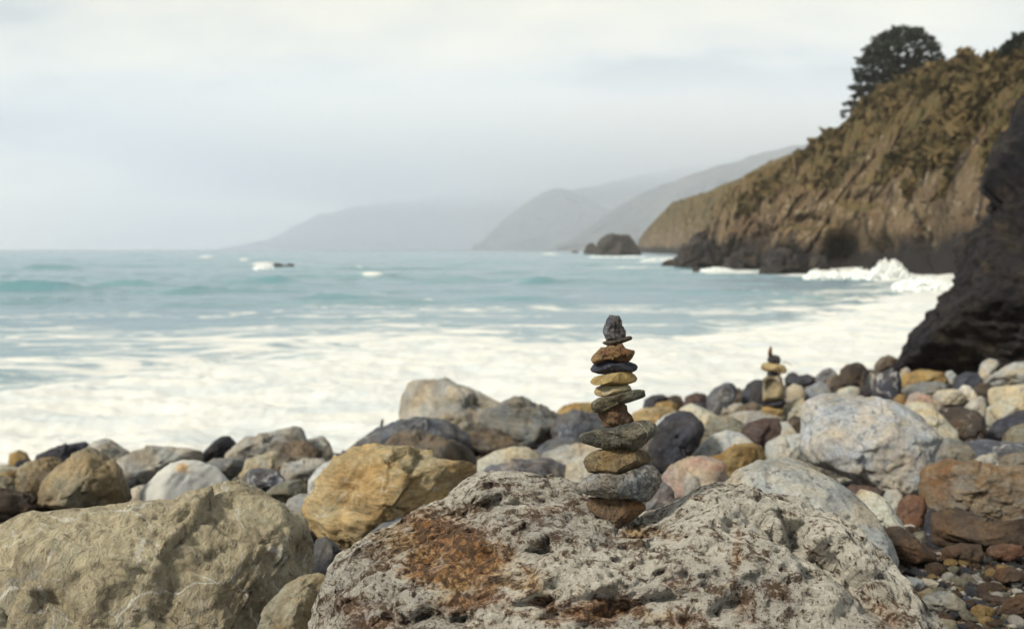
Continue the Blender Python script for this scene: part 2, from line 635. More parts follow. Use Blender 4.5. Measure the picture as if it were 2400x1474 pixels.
# ------------------------------------------------------------------ beach
def build_beach():
    t = NT('shingle')
    v = t.objvec(False)
    d = t.voro(v, 26)
    d2 = t.voro(v, 9)
    c = t.new('ShaderNodeTexVoronoi')
    c.inputs['Scale'].default_value = 26
    t.L.new(v, c.inputs['Vector'])
    sep = t.new('ShaderNodeSeparateColor')
    t.L.new(c.outputs['Color'], sep.inputs[0])
    ramp = t.new('ShaderNodeValToRGB')
    t.L.new(sep.outputs[0], ramp.inputs[0])
    e = ramp.color_ramp.elements
    e[0].color, e[1].color = lin((70, 62, 56), K), lin((150, 142, 126), K)
    for p, cc in ((.3, (96, 76, 56)), (.55, (86, 84, 84)), (.8, (118, 92, 62))):
        ramp.color_ramp.elements.new(p).color = lin(cc, K)
    h = t.math('ADD', t.math('MULTIPLY', d, -1.0), t.math('MULTIPLY', d2, -1.2))
    t.surface(ramp.outputs[0], .8, t.bump(h, 1.0, .03), .25)
    xs = np.concatenate([np.arange(-60, -14, 2.0), np.arange(-14, 24, .16), np.arange(24, 90, 2.0)])
    ys = np.concatenate([np.arange(-60, 2.0, 2.0), np.arange(2.0, 8, .12), np.arange(8, 40, .28), np.arange(40, 90, 2.0)])
    X, Y = np.meshgrid(xs, ys)
    x, y = X.ravel(), Y.ravel()
    z = beach(x, y)
    P = np.stack([x, y, np.zeros_like(x)], 1)
    z = z + .05 * fbm(P * .7, 3) + .03 * fbm(P * 3.1, 3, .6, True) - .05
    nx, ny = len(xs), len(ys)
    i = np.arange(nx * ny).reshape(ny, nx)
    q = np.stack([i[:-1, :-1], i[:-1, 1:], i[1:, 1:], i[1:, :-1]], -1).reshape(-1, 4)
    o = link('beach', mesh_from('beach', np.stack([x, y, z], 1), q, t.m), kind='structure')
    return o


build_beach()

# ------------------------------------------------------------------ sea
def sea_pt(px, py):
    d = rays([(px, py)])[0]
    t = -EYE[2] / d[2]
    return EYE + t * d


def dist_row(py):
    return 4.0 * F / (py - 583.0)


def build_sea():
    t = NT('sea_water')
    geo = t.new('ShaderNodeNewGeometry')
    pos = geo.outputs['Position']
    vv = t.mapping(pos, (1, 1.9, 1), (0, 0, R(-12)))
    # foam: attribute says how much, noise breaks it into lace
    fo = t.attr('foam')
    n1 = t.noise(t.mapping(pos, (.6, 1.5, 1), (0, 0, R(-10))), .42, 10, .68, 1.2)
    n2 = t.noise(t.mapping(pos, (.5, 2.0, 1), (0, 0, R(-10))), .07, 5, .6, .6)
    lace = t.math('ADD', t.math('MULTIPLY', n1, .7), t.math('MULTIPLY', n2, .5))
    f = t.step(t.math('ADD', fo, t.math('MULTIPLY', t.math('SUBTRACT', lace, .6), 2.3)), .40, .66)
    f = t.math('MULTIPLY', f, t.step(fo, .02, .2))
    col = t.mix(t.noise(pos, .03, 3, .5), (.15, .245, .31, 1), (.22, .315, .38, 1))
    col = t.mix(t.math('MULTIPLY', t.attr('crest'), .65), col, (.07, .25, .26, 1))     # teal painted on the crests, standing for light coming through thin water
    col = t.mix(t.step(fo, .25, .9), col, (.38, .46, .48, 1))
    r1 = t.noise(vv, .75, 9, .70, .4)
    r2 = t.noise(vv, .12, 4, .6, .2)
    nrm = t.bump(t.math('ADD', r1, t.math('MULTIPLY', r2, 2.2)), .5, .42)
    b1 = t.new('ShaderNodeBsdfPrincipled')
    t.put(b1.inputs['Base Color'], col)
    b1.inputs['Roughness'].default_value = .22
    b1.inputs['IOR'].default_value = 1.333
    t.L.new(nrm, b1.inputs['Normal'])
    b2 = t.new('ShaderNodeBsdfPrincipled')
    fc = t.mix(t.math('MULTIPLY', t.step(n1, .34, .62), .95), (.56, .60, .61, 1), (.70, .69, .645, 1))
    t.put(b2.inputs['Base Color'], fc)
    b2.inputs['Roughness'].default_value = .9
    b2.inputs['Specular IOR Level'].default_value = .1
    t.L.new(t.bump(t.math('ADD', n1, n2), .5, .25), b2.inputs['Normal'])
    mx = t.new('ShaderNodeMixShader')
    t.L.new(f, mx.inputs[0])
    t.L.new(b1.outputs[0], mx.inputs[1])
    t.L.new(b2.outputs[0], mx.inputs[2])
    t.L.new(mx.outputs[0], t.out.inputs[0])

    az = np.concatenate([np.linspace(-88, -32, 50, endpoint=False), np.linspace(-32, 34, 430, endpoint=False), np.linspace(34, 88, 50)])
    az = np.radians(az)
    rad = np.concatenate([np.geomspace(9, 400, 430, endpoint=False), np.geomspace(400, 12000, 150)])
    A, Rr = np.meshgrid(az, rad)
    x, y = (Rr * np.sin(A)).ravel(), (Rr * np.cos(A)).ravel()
    a = x / np.maximum(y, 1e-3)
    ppx = 1200 + F * a
    P3 = np.stack([x, y, np.zeros_like(x)], 1)
    # where the broken water ends
    ps = [-3000, 0, 400, 700, 1000, 1300, 1600, 1800, 2000, 2150, 2300, 2700]
    yd = [26, 31, 34.5, 42, 45, 45, 45, 55, 72, 104, 125, 140]
    ysol = np.interp(ppx, ps, yd)
    wob = 1 + .16 * fbm(P3 * (.05, .12, 1), 4)
    q = y / (ysol * wob)
    foam = 1.04 - smooth(.66, 1.0, q) * .54 - smooth(1.0, 2.1, q) * .30 - smooth(1.9, 2.8, q) * .24
    foam = np.where(y < 0, 0, foam)
    z = np.zeros_like(x)
    crest = np.zeros_like(x)
    amp = .22 * smooth(20, 60, y) + .10
    z += amp * fbm(P3 * (.05, .16, 1) + 3.3, 4, .55)
    z += .9 * smooth(90, 300, y) * fbm(P3 * (.012, .035, 1) + 9.1, 3, .5)
    cr = fbm(P3 * (.026, .13, 1) + 21.7, 5, .6)
    z += 1.1 * np.maximum(cr - .12, 0) * smooth(45, 90, y) * (1 - smooth(500, 1200, y))
    cr2 = fbm(P3 * (.06, .30, 1) + 41.7, 3, .55)
    z += .6 * np.maximum(cr2 - .08, 0) * smooth(40, 60, y) * (1 - smooth(200, 500, y))
    crest = np.maximum(crest, smooth(.12, .38, cr) * smooth(45, 90, y) * (1 - smooth(500, 1200, y)))
    crest = np.maximum(crest, .7 * smooth(.12, .4, cr2) * smooth(40, 60, y) * (1 - smooth(200, 500, y)))
    foam = np.maximum(foam, .62 * smooth(.42, .60, cr) * smooth(60, 120, y))
    # churned surf
    z += .34 * smooth(.35, .8, foam) * fbm(P3 * (.20, .46, 1) + 5.7, 5, .6, True)
    z += .22 * np.exp(-((q - 1.0) / .05) ** 2) * (1 + fbm(P3 * (.1, .1, 1) + 2, 3)) * smooth(0, 20, y)
    # swells and white caps at their places on the sea
    for (px, py, hw, h, fm) in ((60, 684, 150, 1.3, 0), (300, 672, 110, 1.0, 0), (430, 690, 70, .6, 0), (130, 632, 70, 1.2, 0), (640, 664, 75, .9, 0),
                                (560, 685, 45, .6, 0), (880, 652, 55, 1.1, .9), (480, 604, 22, 1.9, 1), (618, 624, 34, 1.5, 1), (575, 612, 16, 1.4, .8),
                                (1260, 668, 60, .8, 0), (1090, 660, 45, .6, 0), (1290, 597, 30, 2.0, 1), (1420, 620, 150, .5, .55), (1480, 628, 160, .4, .7),
                                (1560, 606, 80, .5, 1), (1700, 640, 160, .6, .9), (1900, 650, 180, .5, .9), (1180, 705, 130, .35, 0), (800, 700, 120, .35, 0),
                                (1900, 700, 140, .4, .35), (1650, 690, 120, .35, .25), (1050, 820, 90, .25, .15), (330, 600, 60, 1.5, 0), (1150, 618, 90, 1.0, .25)):
        yc = dist_row(py)
        xc = (px - 1200) / F * yc
        sx = hw / F * yc
        sy = max(1.1, .02 * yc)
        bend = .25 * sy * np.sin((x - xc) / sx * 2.0 + px)
        gx = np.exp(-((x - xc) / sx) ** 2 * 1.2)
        dy = (y - yc + bend)
        gy = np.where(dy < 0, np.exp(-(dy / (sy * .7)) ** 2), np.exp(-(dy / (sy * 2.2)) ** 2))
        z += h * (.8 if not fm else .55) * gx * gy
        crest = np.maximum(crest, .9 * gx * np.exp(-((y - yc + bend + .5 * sy) / (sy * .9)) ** 2) * (0 if fm > .5 else 1))
        if fm:
            foam = np.maximum(foam, .74 * fm * gx * np.exp(-((y - yc) / (sy * 1.5)) ** 2) * 1.1)
    # white water along the foot of the headland and round the stacks
    r_ = np.hypot(x, y)
    bp = np.interp(ppx, [p for p, _ in FOOT], [dist_row(q_) for _, q_ in FOOT])
    near = smooth(.80, .93, y / bp * (1 + .1 * fbm(P3 * .08, 3))) * ((ppx > 1560) & (y < bp * 1.2))
    foam = np.maximum(foam, near * .95)
    z += near * .35 * (1 + fbm(P3 * .3, 3))
    foam = np.clip(foam, 0, 1)
    na, nr = len(az), len(rad)
    i = np.arange(na * nr).reshape(nr, na)
    qd = np.stack([i[:-1, :-1], i[:-1, 1:], i[1:, 1:], i[1:, :-1]], -1).reshape(-1, 4)
    link('sea', mesh_from('sea', np.stack([x, y, z], 1), qd, t.m, attrs={'foam': foam, 'crest': crest}), kind='structure')


# foot of the headland: photograph column and the row where it meets the sea
FOOT = [(1570, 614), (1640, 622), (1700, 627), (1780, 631), (1850, 634), (1930, 637), (2000, 640), (2060, 643), (2130, 648), (2240, 660), (2400, 684), (2700, 740)]
build_sea()

# ------------------------------------------------------------------ headland
def cliff_mat(name, far=0.0):
    t = NT(name)
    geo = t.new('ShaderNodeNewGeometry')
    pos = geo.outputs['Position']
    sep = t.new('ShaderNodeSeparateXYZ')
    t.L.new(pos, sep.inputs[0])
    nz = t.new('ShaderNodeSeparateXYZ')
    t.L.new(geo.outputs['Normal'], nz.inputs[0])
    n1 = t.noise(pos, .09, 8, .65, .5)
    n2 = t.noise(pos, .35, 7, .65, .4)
    n3 = t.noise(t.mapping(pos, (1, 1, .5), (R(20), R(30), 0)), .16, 7, .7, .6)
    rockc = t.mix(t.step(n1, .38, .62), lin((138, 106, 74), K * .84), lin((162, 132, 92), K * .84))
    rockc = t.mix(t.math('MULTIPLY', t.step(n3, .51, .60), .85), rockc, lin((50, 44, 44), K * .84))
    rockc = t.mix(t.math('MULTIPLY', t.step(n2, .56, .70), .8), rockc, lin((186, 134, 82), K * .84))
    rockc = t.mix(t.math('MULTIPLY', t.step(t.noise(pos, .6, 4, .6), .57, .66), .8), rockc, lin((206, 188, 150), K * .84))
    veg = t.mix(t.step(n2, .4, .6), lin((108, 92, 48), K * .84), lin((142, 112, 62), K * .84))
    veg = t.mix(t.math('MULTIPLY', t.step(n3, .5, .62), .8), veg, lin((112, 108, 50), K * .84))
    veg = t.mix(t.math('MULTIPLY', t.step(t.noise(pos, .22, 5, .6), .58, .68), .7), veg, lin((160, 120, 72), K * .84))
    vg = t.math('ADD', t.math('MULTIPLY', t.math('SUBTRACT', nz.outputs[2], .42), 1.6), t.math('MULTIPLY', t.math('SUBTRACT', n1, .5), 3.2))
    vg = t.math('ADD', vg, t.math('MULTIPLY', t.math('SUBTRACT', sep.outputs[2], 15.0), .055))
    col = t.mix(t.step(vg, -.02, .12), rockc, veg)
    wet = t.math('ADD', sep.outputs[2], t.math('MULTIPLY', t.math('SUBTRACT', n1, .5), 9.0))
    col = t.mix(t.step(wet, 7.5, 3.4), col, t.mix(n2, lin((42, 40, 46), K * .84), lin((66, 61, 62), K * .84)))
    h = t.math('ADD', n2, t.math('MULTIPLY', t.noise(pos, 1.3, 6, .7), .6))
    t.surface(col, .9, t.bump(h, .8, .8), .15)
    return t.m


M['cliff'] = cliff_mat('headland_rock_and_scrub')


def blocks(P, cell, seed):
    """broken rock: every block stands at its own depth, with a joint between it and the next"""
    Pw = P + cell * .25 * np.stack([perlin(P / cell * .8 + k * 7.7) for k in range(3)], 1)
    keys = np.floor(Pw / cell).astype(np.int64)
    best = np.full(len(P), 1e9)
    sec = np.full(len(P), 1e9)
    val = np.zeros(len(P))
    for dx in (-1, 0, 1):
        for dy in (-1, 0, 1):
            for dz in (-1, 0, 1):
                k = keys + (dx, dy, dz)
                h = _perm[(_perm[(_perm[k[:, 0] & 255] + k[:, 1]) & 255] + k[:, 2]) & 255]
                j = np.stack([_perm[(h + 31 * q_) & 255] for q_ in (1, 2, 3)], 1) / 255.0
                d = np.linalg.norm(Pw - (k + j) * cell, axis=1)
                v = _perm[(h + 97) & 255] / 127.5 - 1
                m_ = d < best
                sec = np.where(m_, best, np.minimum(sec, d))
                val = np.where(m_, v, val)
                best = np.where(m_, d, best)
    return val * .8 - .9 * np.exp(-((sec - best) / (.12 * cell)) ** 2)


def build_cliff(name, foot, ridge, setback, nu, nv, caves, seed, kind='structure', amp=1.0):
    fx, fy = zip(*foot)
    rx, ry = zip(*ridge)
    u = np.linspace(fx[0], fx[-1], nu)
    v = np.concatenate([np.linspace(-.04, 1, nv), [1.03, 1.08, 1.16, 1.3]])
    yf = np.interp(u, fx, [dist_row(q) for q in fy])
    sb = np.interp(u, *zip(*setback))
    rowtop = np.interp(u, rx, ry)
    yt = yf + sb
    ztop = 4.0 + (583 - rowtop) / F * yt
    Uu, Vv = np.meshgrid(u, v)
    a = (Uu - 1200) / F
    vc = np.clip(Vv, 0, 1)
    hfrac = np.clip(vc * 1.0, 0, 1)
    # steep at the foot, easing towards the brow
    back = .10 * hfrac + .90 * hfrac ** 2.3
    Y = yf[None, :] + sb[None, :] * back
    over = np.clip(Vv - 1, 0, 1)
    Y = Y + over * 260
    Z = -1.0 * (Vv < 0) * 2 + ztop[None, :] * hfrac - over * 30
    X = a * Y
    P = np.stack([X.ravel(), Y.ravel(), Z.ravel()], 1)
    ph = np.radians(12 + 52 * smooth(.15, .9, vc)).ravel()
    n = np.stack([0 * ph, -np.cos(ph), np.sin(ph)], 1)
    body = (smooth(0, .10, vc) * (1 - .93 * smooth(.88, 1.0, vc))).ravel()
    big = fbm(P * .035 + seed, 4, .5)
    gull = fbm(P * .055 + seed + 4, 4, .55, True)
    med = fbm(P * .14 + seed, 4, .58, True)
    fin = fbm(P * .5 + seed, 3, .6, True)
    bed = fbm(P * (.05, .05, .45) + (P[:, :1] * .12) * (0, 0, 1) + seed, 4, .6, True)
    fin2 = fbm(P * 1.1 + seed, 2, .6)
    blk = blocks(P, 9.0, seed) * 3.2 + blocks(P, 3.6, seed + 1) * 1.5 + blocks(P, 1.6, seed + 2) * .4
    d = amp * blk * body + amp * (5.0 * big + 1.5 * (gull - .3) + 1.5 * (med - .2) + 2.2 * bed) * body + amp * (1.1 * fin + .5 * fin2) * (.2 + .8 * body)
    P = P + n * (d[:, None] * .58)
    P[:, 2] += (amp * .5 * fbm(P * .3 + 7, 3) * smooth(.85, 1, Vv.ravel()))
    pp = project(P)
    for (cx_, cy_, ra, rb, dep) in caves:
        g = np.exp(-(((pp[:, 0] - cx_) / ra) ** 2 + ((pp[:, 1] - cy_) / rb) ** 2) ** 1.6)
        P[:, 1] += g * dep
        P[:, 0] += g * dep * (cx_ - 1200) / F
    nvv = len(v)
    i = np.arange(nu * nvv).reshape(nvv, nu)
    q = np.stack([i[:-1, :-1], i[:-1, 1:], i[1:, 1:], i[1:, :-1]], -1).reshape(-1, 4)
    me = mesh_from(name, P, q, M['cliff'])
    o = link(name, me, kind=kind)
    return o, P


FRONT_RIDGE = [(1570, 612), (1590, 602), (1615, 585), (1645, 550), (1662, 520), (1668, 492), (1690, 468), (1720, 440), (1750, 412), (1790, 398), (1830, 390),
               (1880, 368), (1905, 338), (1960, 298), (2000, 260), (2050, 220), (2110, 190), (2200, 162), (2260, 152), (2330, 148), (2400, 130), (2550, 110), (2700, 120)]
head, HP = build_cliff('headland', FOOT, FRONT_RIDGE,
                       [(1570, 4), (1640, 14), (1750, 30), (1900, 46), (2100, 60), (2400, 60), (2700, 60)], 620, 170,
                       [(1990, 588, 52, 52, 14), (2080, 600, 40, 45, 8), (1720, 590, 26, 30, 6), (1850, 600, 26, 24, 6), (1900, 520, 40, 16, 4),
                        (2190, 560, 40, 70, 7), (1790, 560, 30, 26, 4), (2040, 470, 60, 20, 4)], 2.0)
head2, _ = build_cliff('far_headland', [(1488, 592), (1520, 594), (1600, 597), (1700, 600), (1800, 602), (1950, 604)],
                       [(1488, 590), (1500, 556), (1520, 532), (1550, 500), (1575, 474), (1620, 462), (1660, 450), (1690, 434), (1730, 420), (1800, 380), (1950, 330)],
                       [(1488, 10), (1560, 50), (1950, 120)], 200, 70, [], 31.0, amp=1.6)

# ------------------------------------------------------------------ hills fading into the low cloud
def build_hill(name, far, ridge, seed, depth):
    t = NT('hillside_' + str(int(far)))
    geo = t.new('ShaderNodeNewGeometry')
    pos = geo.outputs['Position']
    n1 = t.noise(pos, .006, 8, .65, .4)
    n2 = t.noise(pos, .02, 6, .65, .4)
    col = t.mix(t.step(n1, .4, .6), lin((74, 76, 58), K), lin((112, 102, 78), K))
    col = t.mix(t.math('MULTIPLY', t.step(n2, .55, .7), .7), col, lin((134, 118, 92), K))
    t.surface(col, .95, t.bump(n2, .8, 12), .1)
    rx, ry = zip(*ridge)
    u = np.linspace(rx[0], rx[-1], 260)
    v = np.concatenate([np.linspace(-.05, 1, 60), [1.05, 1.15, 1.4]])
    rowtop = np.interp(u, rx, ry)
    Uu, Vv = np.meshgrid(u, v)
    vc = np.clip(Vv, 0, 1)
    over = np.clip(Vv - 1, 0, 1)
    yt = far + depth
    zt = 4 + (583 - rowtop) / F * yt
    Y = far + depth * vc + over * depth * 3
    Z = np.where(Vv < 0, -3, 0) + zt[None, :] * (.45 * vc + .55 * vc ** 1.6) - over * zt[None, :] * .6
    X = (Uu - 1200) / F * yt * (1 - .05 * (1 - vc))
    P = np.stack([X.ravel(), Y.ravel(), Z.ravel()], 1)
    body = (smooth(0, .25, vc) * (1 - smooth(.85, 1, vc) * .9)).ravel()
    sc = 1 / far
    d = far * .02 * body * (fbm(P * 9 * sc + seed, 4, .55, True) - .2)
    P[:, 1] -= d * 2.0
    P[:, 2] += d * .35 + far * .0035 * fbm(P * 40 * sc + seed, 3) * smooth(.7, 1, vc.ravel())
    P[:, 2] = np.where(Vv.ravel() < 0, -3, P[:, 2])
    nvv, nu = len(v), len(u)
    i = np.arange(nu * nvv).reshape(nvv, nu)
    q = np.stack([i[:-1, :-1], i[:-1, 1:], i[1:, 1:], i[1:, :-1]], -1).reshape(-1, 4)
    return link(name, mesh_from(name, P, q, t.m), kind='structure')


build_hill('hill', 4200, [(548, 582), (575, 577), (610, 568), (650, 554), (700, 530), (760, 502), (830, 486), (930, 474), (1040, 462), (1150, 446), (1300, 420), (1450, 402), (1700, 398), (2000, 398)], 3.0, 420)
build_hill('hill', 2600, [(1110, 582), (1130, 570), (1150, 545), (1180, 515), (1205, 494), (1226, 484), (1250, 464), (1276, 450), (1300, 443), (1325, 446), (1345, 457), (1372, 466), (1400, 482), (1440, 494), (1500, 500), (1600, 520)], 14.0, 260)
build_hill('hill', 1900, [(1300, 582), (1340, 560), (1390, 525), (1440, 490), (1490, 462), (1540, 440), (1600, 420), (1700, 385), (1800, 355), (1900, 342), (2000, 338), (2150, 338)], 23.0, 320)

build_hill('hill', 3050, [(1150, 582), (1200, 515), (1240, 478), (1290, 458), (1360, 444), (1450, 424), (1530, 408), (1600, 396), (1680, 386), (1750, 374), (1820, 362), (1900, 350), (2000, 346)], 41.0, 300)

# ------------------------------------------------------------------ air
def box(name, lo, hi, mat, kind):
    x0, y0, z0 = lo
    x1, y1, z1 = hi
    v = [(x, y, z) for z in (z0, z1) for y in (y0, y1) for x in (x0, x1)]
    f = [(0, 2, 3, 1), (4, 5, 7, 6), (0, 1, 5, 4), (2, 6, 7, 3), (0, 4, 6, 2), (1, 3, 7, 5)]
    return link(name, mesh_from(name, v, f, mat, False), kind=kind)


def haze():
    t = NT('haze_air')
    p = t.new('ShaderNodeVolumePrincipled')
    p.inputs['Color'].default_value = (1.0, .965, .92, 1)
    p.inputs['Density'].default_value = HAZE
    p.inputs['Anisotropy'].default_value = -0.15
    t.L.new(p.outputs[0], t.out.inputs['Volume'])
    box('haze', (-12500, -300, -5), (12500, 12600, HAZE_TOP), t.m, 'stuff')


def cloud():
    t = NT('low_cloud')
    geo = t.new('ShaderNodeNewGeometry')
    sep = t.new('ShaderNodeSeparateXYZ')
    t.L.new(geo.outputs['Position'], sep.inputs[0])
    n = t.noise(geo.outputs['Position'], .0028, 4, .55)
    zz = t.math('ADD', sep.outputs[2], t.math('MULTIPLY', t.math('SUBTRACT', n, .5), 130.0))
    d = t.math('POWER', t.step(zz, 140.0, 340.0), 1.2)
    d = t.math('MULTIPLY', d, t.step(sep.outputs[1], 1750.0, 2600.0))
    d = t.math('MULTIPLY', d, t.step(sep.outputs[0], -1500.0, -500.0))
    p = t.new('ShaderNodeVolumePrincipled')
    p.inputs['Anisotropy'].default_value = -.1
    t.put(p.inputs['Color'], t.mix(d, (.78, .86, 1, 1), (1, .985, .95, 1)))
    t.L.new(t.math('MULTIPLY_ADD', d, .0040, .00042), p.inputs['Density'])
    t.L.new(p.outputs[0], t.out.inputs['Volume'])
    box('low_cloud', (-1700, 950, 1.5), (3600, 5000, 385), t.m, 'stuff')


HAZE, HAZE_TOP = 0.00013, 400.0
haze()
CLOUD = True
if CLOUD:
    cloud()
# ------------------------------------------------------------------ dark cliff beside the beach, stacks and splash
rock('cliff', 'shaded_cliff', 884, 'dark rugged cliff rising straight from the stones at the end of the beach',  # its dark upper part stands in for a shaded gully
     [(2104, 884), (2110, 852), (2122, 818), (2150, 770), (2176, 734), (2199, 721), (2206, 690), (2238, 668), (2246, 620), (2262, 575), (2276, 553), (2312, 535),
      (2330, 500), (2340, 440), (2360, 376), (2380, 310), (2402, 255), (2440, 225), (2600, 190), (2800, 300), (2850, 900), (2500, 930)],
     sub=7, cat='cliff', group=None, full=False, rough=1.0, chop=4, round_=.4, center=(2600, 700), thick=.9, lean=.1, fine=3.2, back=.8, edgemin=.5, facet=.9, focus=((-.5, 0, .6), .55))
SG = 'rocks standing in the sea off the headland'
def searock(base, label, pts, **kw):
    hd = dist_row(base) * math.hypot(1, (np.mean([p[0] for p in pts]) - 1200) / F)
    P = list(pts)
    rock('sea_rock', 'searock', None, label, P, cat='rock', group=SG, hd=hd, full=False, rough=1.6, lean=.1, **kw)
searock(598, 'largest dark sea stack standing off the point of the headland',
        [(1396, 604), (1400, 570), (1412, 560), (1430, 553), (1452, 550), (1474, 552), (1490, 568), (1500, 585), (1508, 604), (1450, 610)], sub=5)
searock(596, 'small dark rock leaning against the tall sea stack', [(1366, 602), (1372, 580), (1380, 572), (1390, 571), (1402, 580), (1408, 602), (1385, 606)])
searock(593, 'tiny dark rock awash beyond the small rock of the sea stack', [(1338, 595), (1341, 589), (1350, 588), (1356, 591), (1358, 596), (1348, 598)])
searock(628, 'low black double-humped rock far out with surf breaking beside it', [(640, 632), (643, 618), (655, 618), (668, 623), (680, 618), (690, 622), (692, 632), (665, 636)])
searock(628, 'jagged black rock mass at the very point of the headland', [(1580, 636), (1588, 604), (1602, 588), (1614, 574), (1630, 556), (1648, 544), (1664, 560), (1680, 575), (1698, 590), (1706, 636), (1640, 640)], sub=6, chop=9, facet=2.0, edgemin=.6)
searock(634, 'broad dark jagged rock between the headland point and the flat topped ledge', [(1690, 640), (1700, 606), (1716, 598), (1736, 586), (1752, 598), (1772, 604), (1788, 640), (1740, 646)], sub=5, chop=9, facet=2.0, edgemin=.6)
searock(640, 'black craggy rock beside the sea cave under the headland', [(1888, 646), (1894, 618), (1908, 604), (1924, 600), (1940, 612), (1950, 646), (1920, 650)], sub=5, chop=9, facet=2.0, edgemin=.6)
searock(624, 'low black reef rock reaching out from the point of the headland', [(1545, 630), (1552, 616), (1570, 608), (1590, 602), (1604, 612), (1606, 630), (1575, 634)])
searock(640, 'dark boulder at the headland foot below the ochre cliff scar', [(1620, 645), (1624, 628), (1632, 622), (1640, 630), (1640, 645), (1630, 648)])
searock(644, 'flat topped dark ledge jutting from the headland foot', [(1778, 648), (1786, 604), (1800, 590), (1835, 580), (1858, 585), (1862, 600), (1890, 606), (1898, 648), (1840, 656)], sub=5)
searock(650, 'dark rock in the white surf beside the big splash', [(1948, 656), (1952, 640), (1962, 632), (1975, 640), (1978, 656), (1962, 660)])
searock(652, 'smallest dark rock in the white surf at the headland foot', [(1920, 658), (1924, 645), (1932, 641), (1940, 648), (1942, 658), (1930, 660)])

t = NT('spray')
g = t.new('ShaderNodeNewGeometry')
t.surface(t.mix(t.noise(g.outputs['Position'], .8, 5, .6), (.80, .86, .87, 1), (.9, .91, .87, 1)), .95, t.bump(t.noise(g.outputs['Position'], .9, 6, .7), .6, .4), .05)
M['spray'] = t.m


def spray(top, base, depth, seed, n=2000):
    """thrown water: thousands of small clots, thick at the foot and thinning upwards"""
    rg = np.random.RandomState(seed)
    tx, ty = zip(*top)
    yb = dist_row(base)
    k = yb / F
    sv, sf = ico(1)
    x = rg.uniform(tx[0], tx[-1], n)
    h = (base - np.interp(x, tx, ty)) * k
    lump = 1 + .35 * perlin(np.stack([x * .09, x * 0 + seed, x * 0], 1))
    z = h * lump * np.minimum(rg.beta(.8, 2.3, n), 1.0)
    Y = yb + rg.normal(size=n) * depth * .8 + z * .3
    Xw = (x - 1200) / F * Y
    r = (.05 + .20 * (1 - np.clip(z / (h + .01), 0, 1)) ** .7) * rg.uniform(.5, 1.3, n) * min(1.0, depth / 3)
    C_ = np.stack([Xw, Y, z], 1)
    V = C_[:, None, :] + sv[None] * r[:, None, None] * rg.uniform(.6, 1.4, (n, len(sv), 1)) * np.array([1.2, 1, .9])
    Fa = sf[None] + (np.arange(n) * len(sv))[:, None, None]
    o = np.array([Xw.mean(), yb, 0])
    link('sea_spray', mesh_from('sea_spray', V.reshape(-1, 3) - o, Fa.reshape(-1, 3), M['spray']), o, kind='stuff')


spray([(2032, 650), (2042, 632), (2056, 616), (2070, 604), (2082, 610), (2094, 601), (2110, 615), (2122, 630), (2134, 650)], 652, 5, 5, 8000)
spray([(1885, 650), (1900, 634), (1915, 628), (1935, 640), (1960, 634), (1990, 640), (2012, 626), (2034, 632), (2046, 650)], 652, 4, 6, 6000)
spray([(2095, 668), (2120, 654), (2160, 650), (2195, 656), (2222, 662), (2240, 676)], 680, 4, 8, 3600)
spray([(1640, 636), (1655, 629), (1672, 625), (1690, 630), (1705, 628), (1722, 636)], 637, 4, 9, 900)
spray([(1500, 612), (1520, 604), (1545, 608), (1575, 604), (1600, 614)], 615, 6, 10, 700)
spray([(1380, 602), (1400, 598), (1440, 600), (1480, 597), (1512, 602)], 604, 6, 11, 700)
spray([(596, 630), (606, 620), (622, 616), (636, 620), (642, 630)], 631, 4, 12, 500)

# ------------------------------------------------------------------ scrub on the headland
def scrub():
    t = NT('scrub_leaves')
    g = t.new('ShaderNodeNewGeometry')
    col = t.mix(t.step(t.noise(g.outputs['Position'], .2, 4, .6), .4, .6), lin((92, 80, 42), K), lin((128, 102, 56), K))
    t.surface(col, .95, None, .1)
    rg = np.random.RandomState(5)
    pp = project(HP)
    ok = np.where((HP[:, 2] > 11) & (pp[:, 0] < 2440) & (pp[:, 0] > 1640))[0]
    dens = fbm(HP[ok] * .07 + 3, 4) + .012 * (HP[ok, 2] - 20)
    ok = ok[dens > .06]
    pick = rg.choice(ok, 3600)
    Vs, Fs = [], []
    n0 = 0
    for k in pick:
        c = HP[k] + rg.normal(size=3) * .4
        r = rg.uniform(.3, .7) * rg.choice([.8, 1.2, 1.7], p=[.4, .4, .2])
        m = 9
        p = rg.normal(size=(m, 3))
        p /= np.linalg.norm(p, axis=1)[:, None]
        p = p * (r, r, r * .75) * rg.uniform(.5, 1, (m, 1)) + c
        a, b = rg.normal(size=(m, 3)) * r * .55, rg.normal(size=(m, 3)) * r * .55
        Vs.append(np.stack([p - a, p + b, p + a, p - b], 1).reshape(-1, 3))
        Fs.append(np.arange(n0, n0 + 4 * m).reshape(m, 4))
        n0 += 4 * m
    link('scrub', mesh_from('scrub', np.vstack(Vs), np.vstack(Fs), t.m, False), kind='stuff')


scrub()


# ------------------------------------------------------------------ trees on the brow
def leafmat(name, c1, c2):
    t = NT(name)
    g = t.new('ShaderNodeNewGeometry')
    t.surface(t.mix(t.noise(g.outputs['Position'], .5, 4, .6), lin(c1), lin(c2)), .85, None, .15)
    return t.m


M['cypress'] = leafmat('cypress_leaves', (30, 40, 36), (44, 54, 42))
tb = NT('bark')
tb.surface(lin((74, 62, 54), K), .9, None, .1)
M['bark'] = tb.m


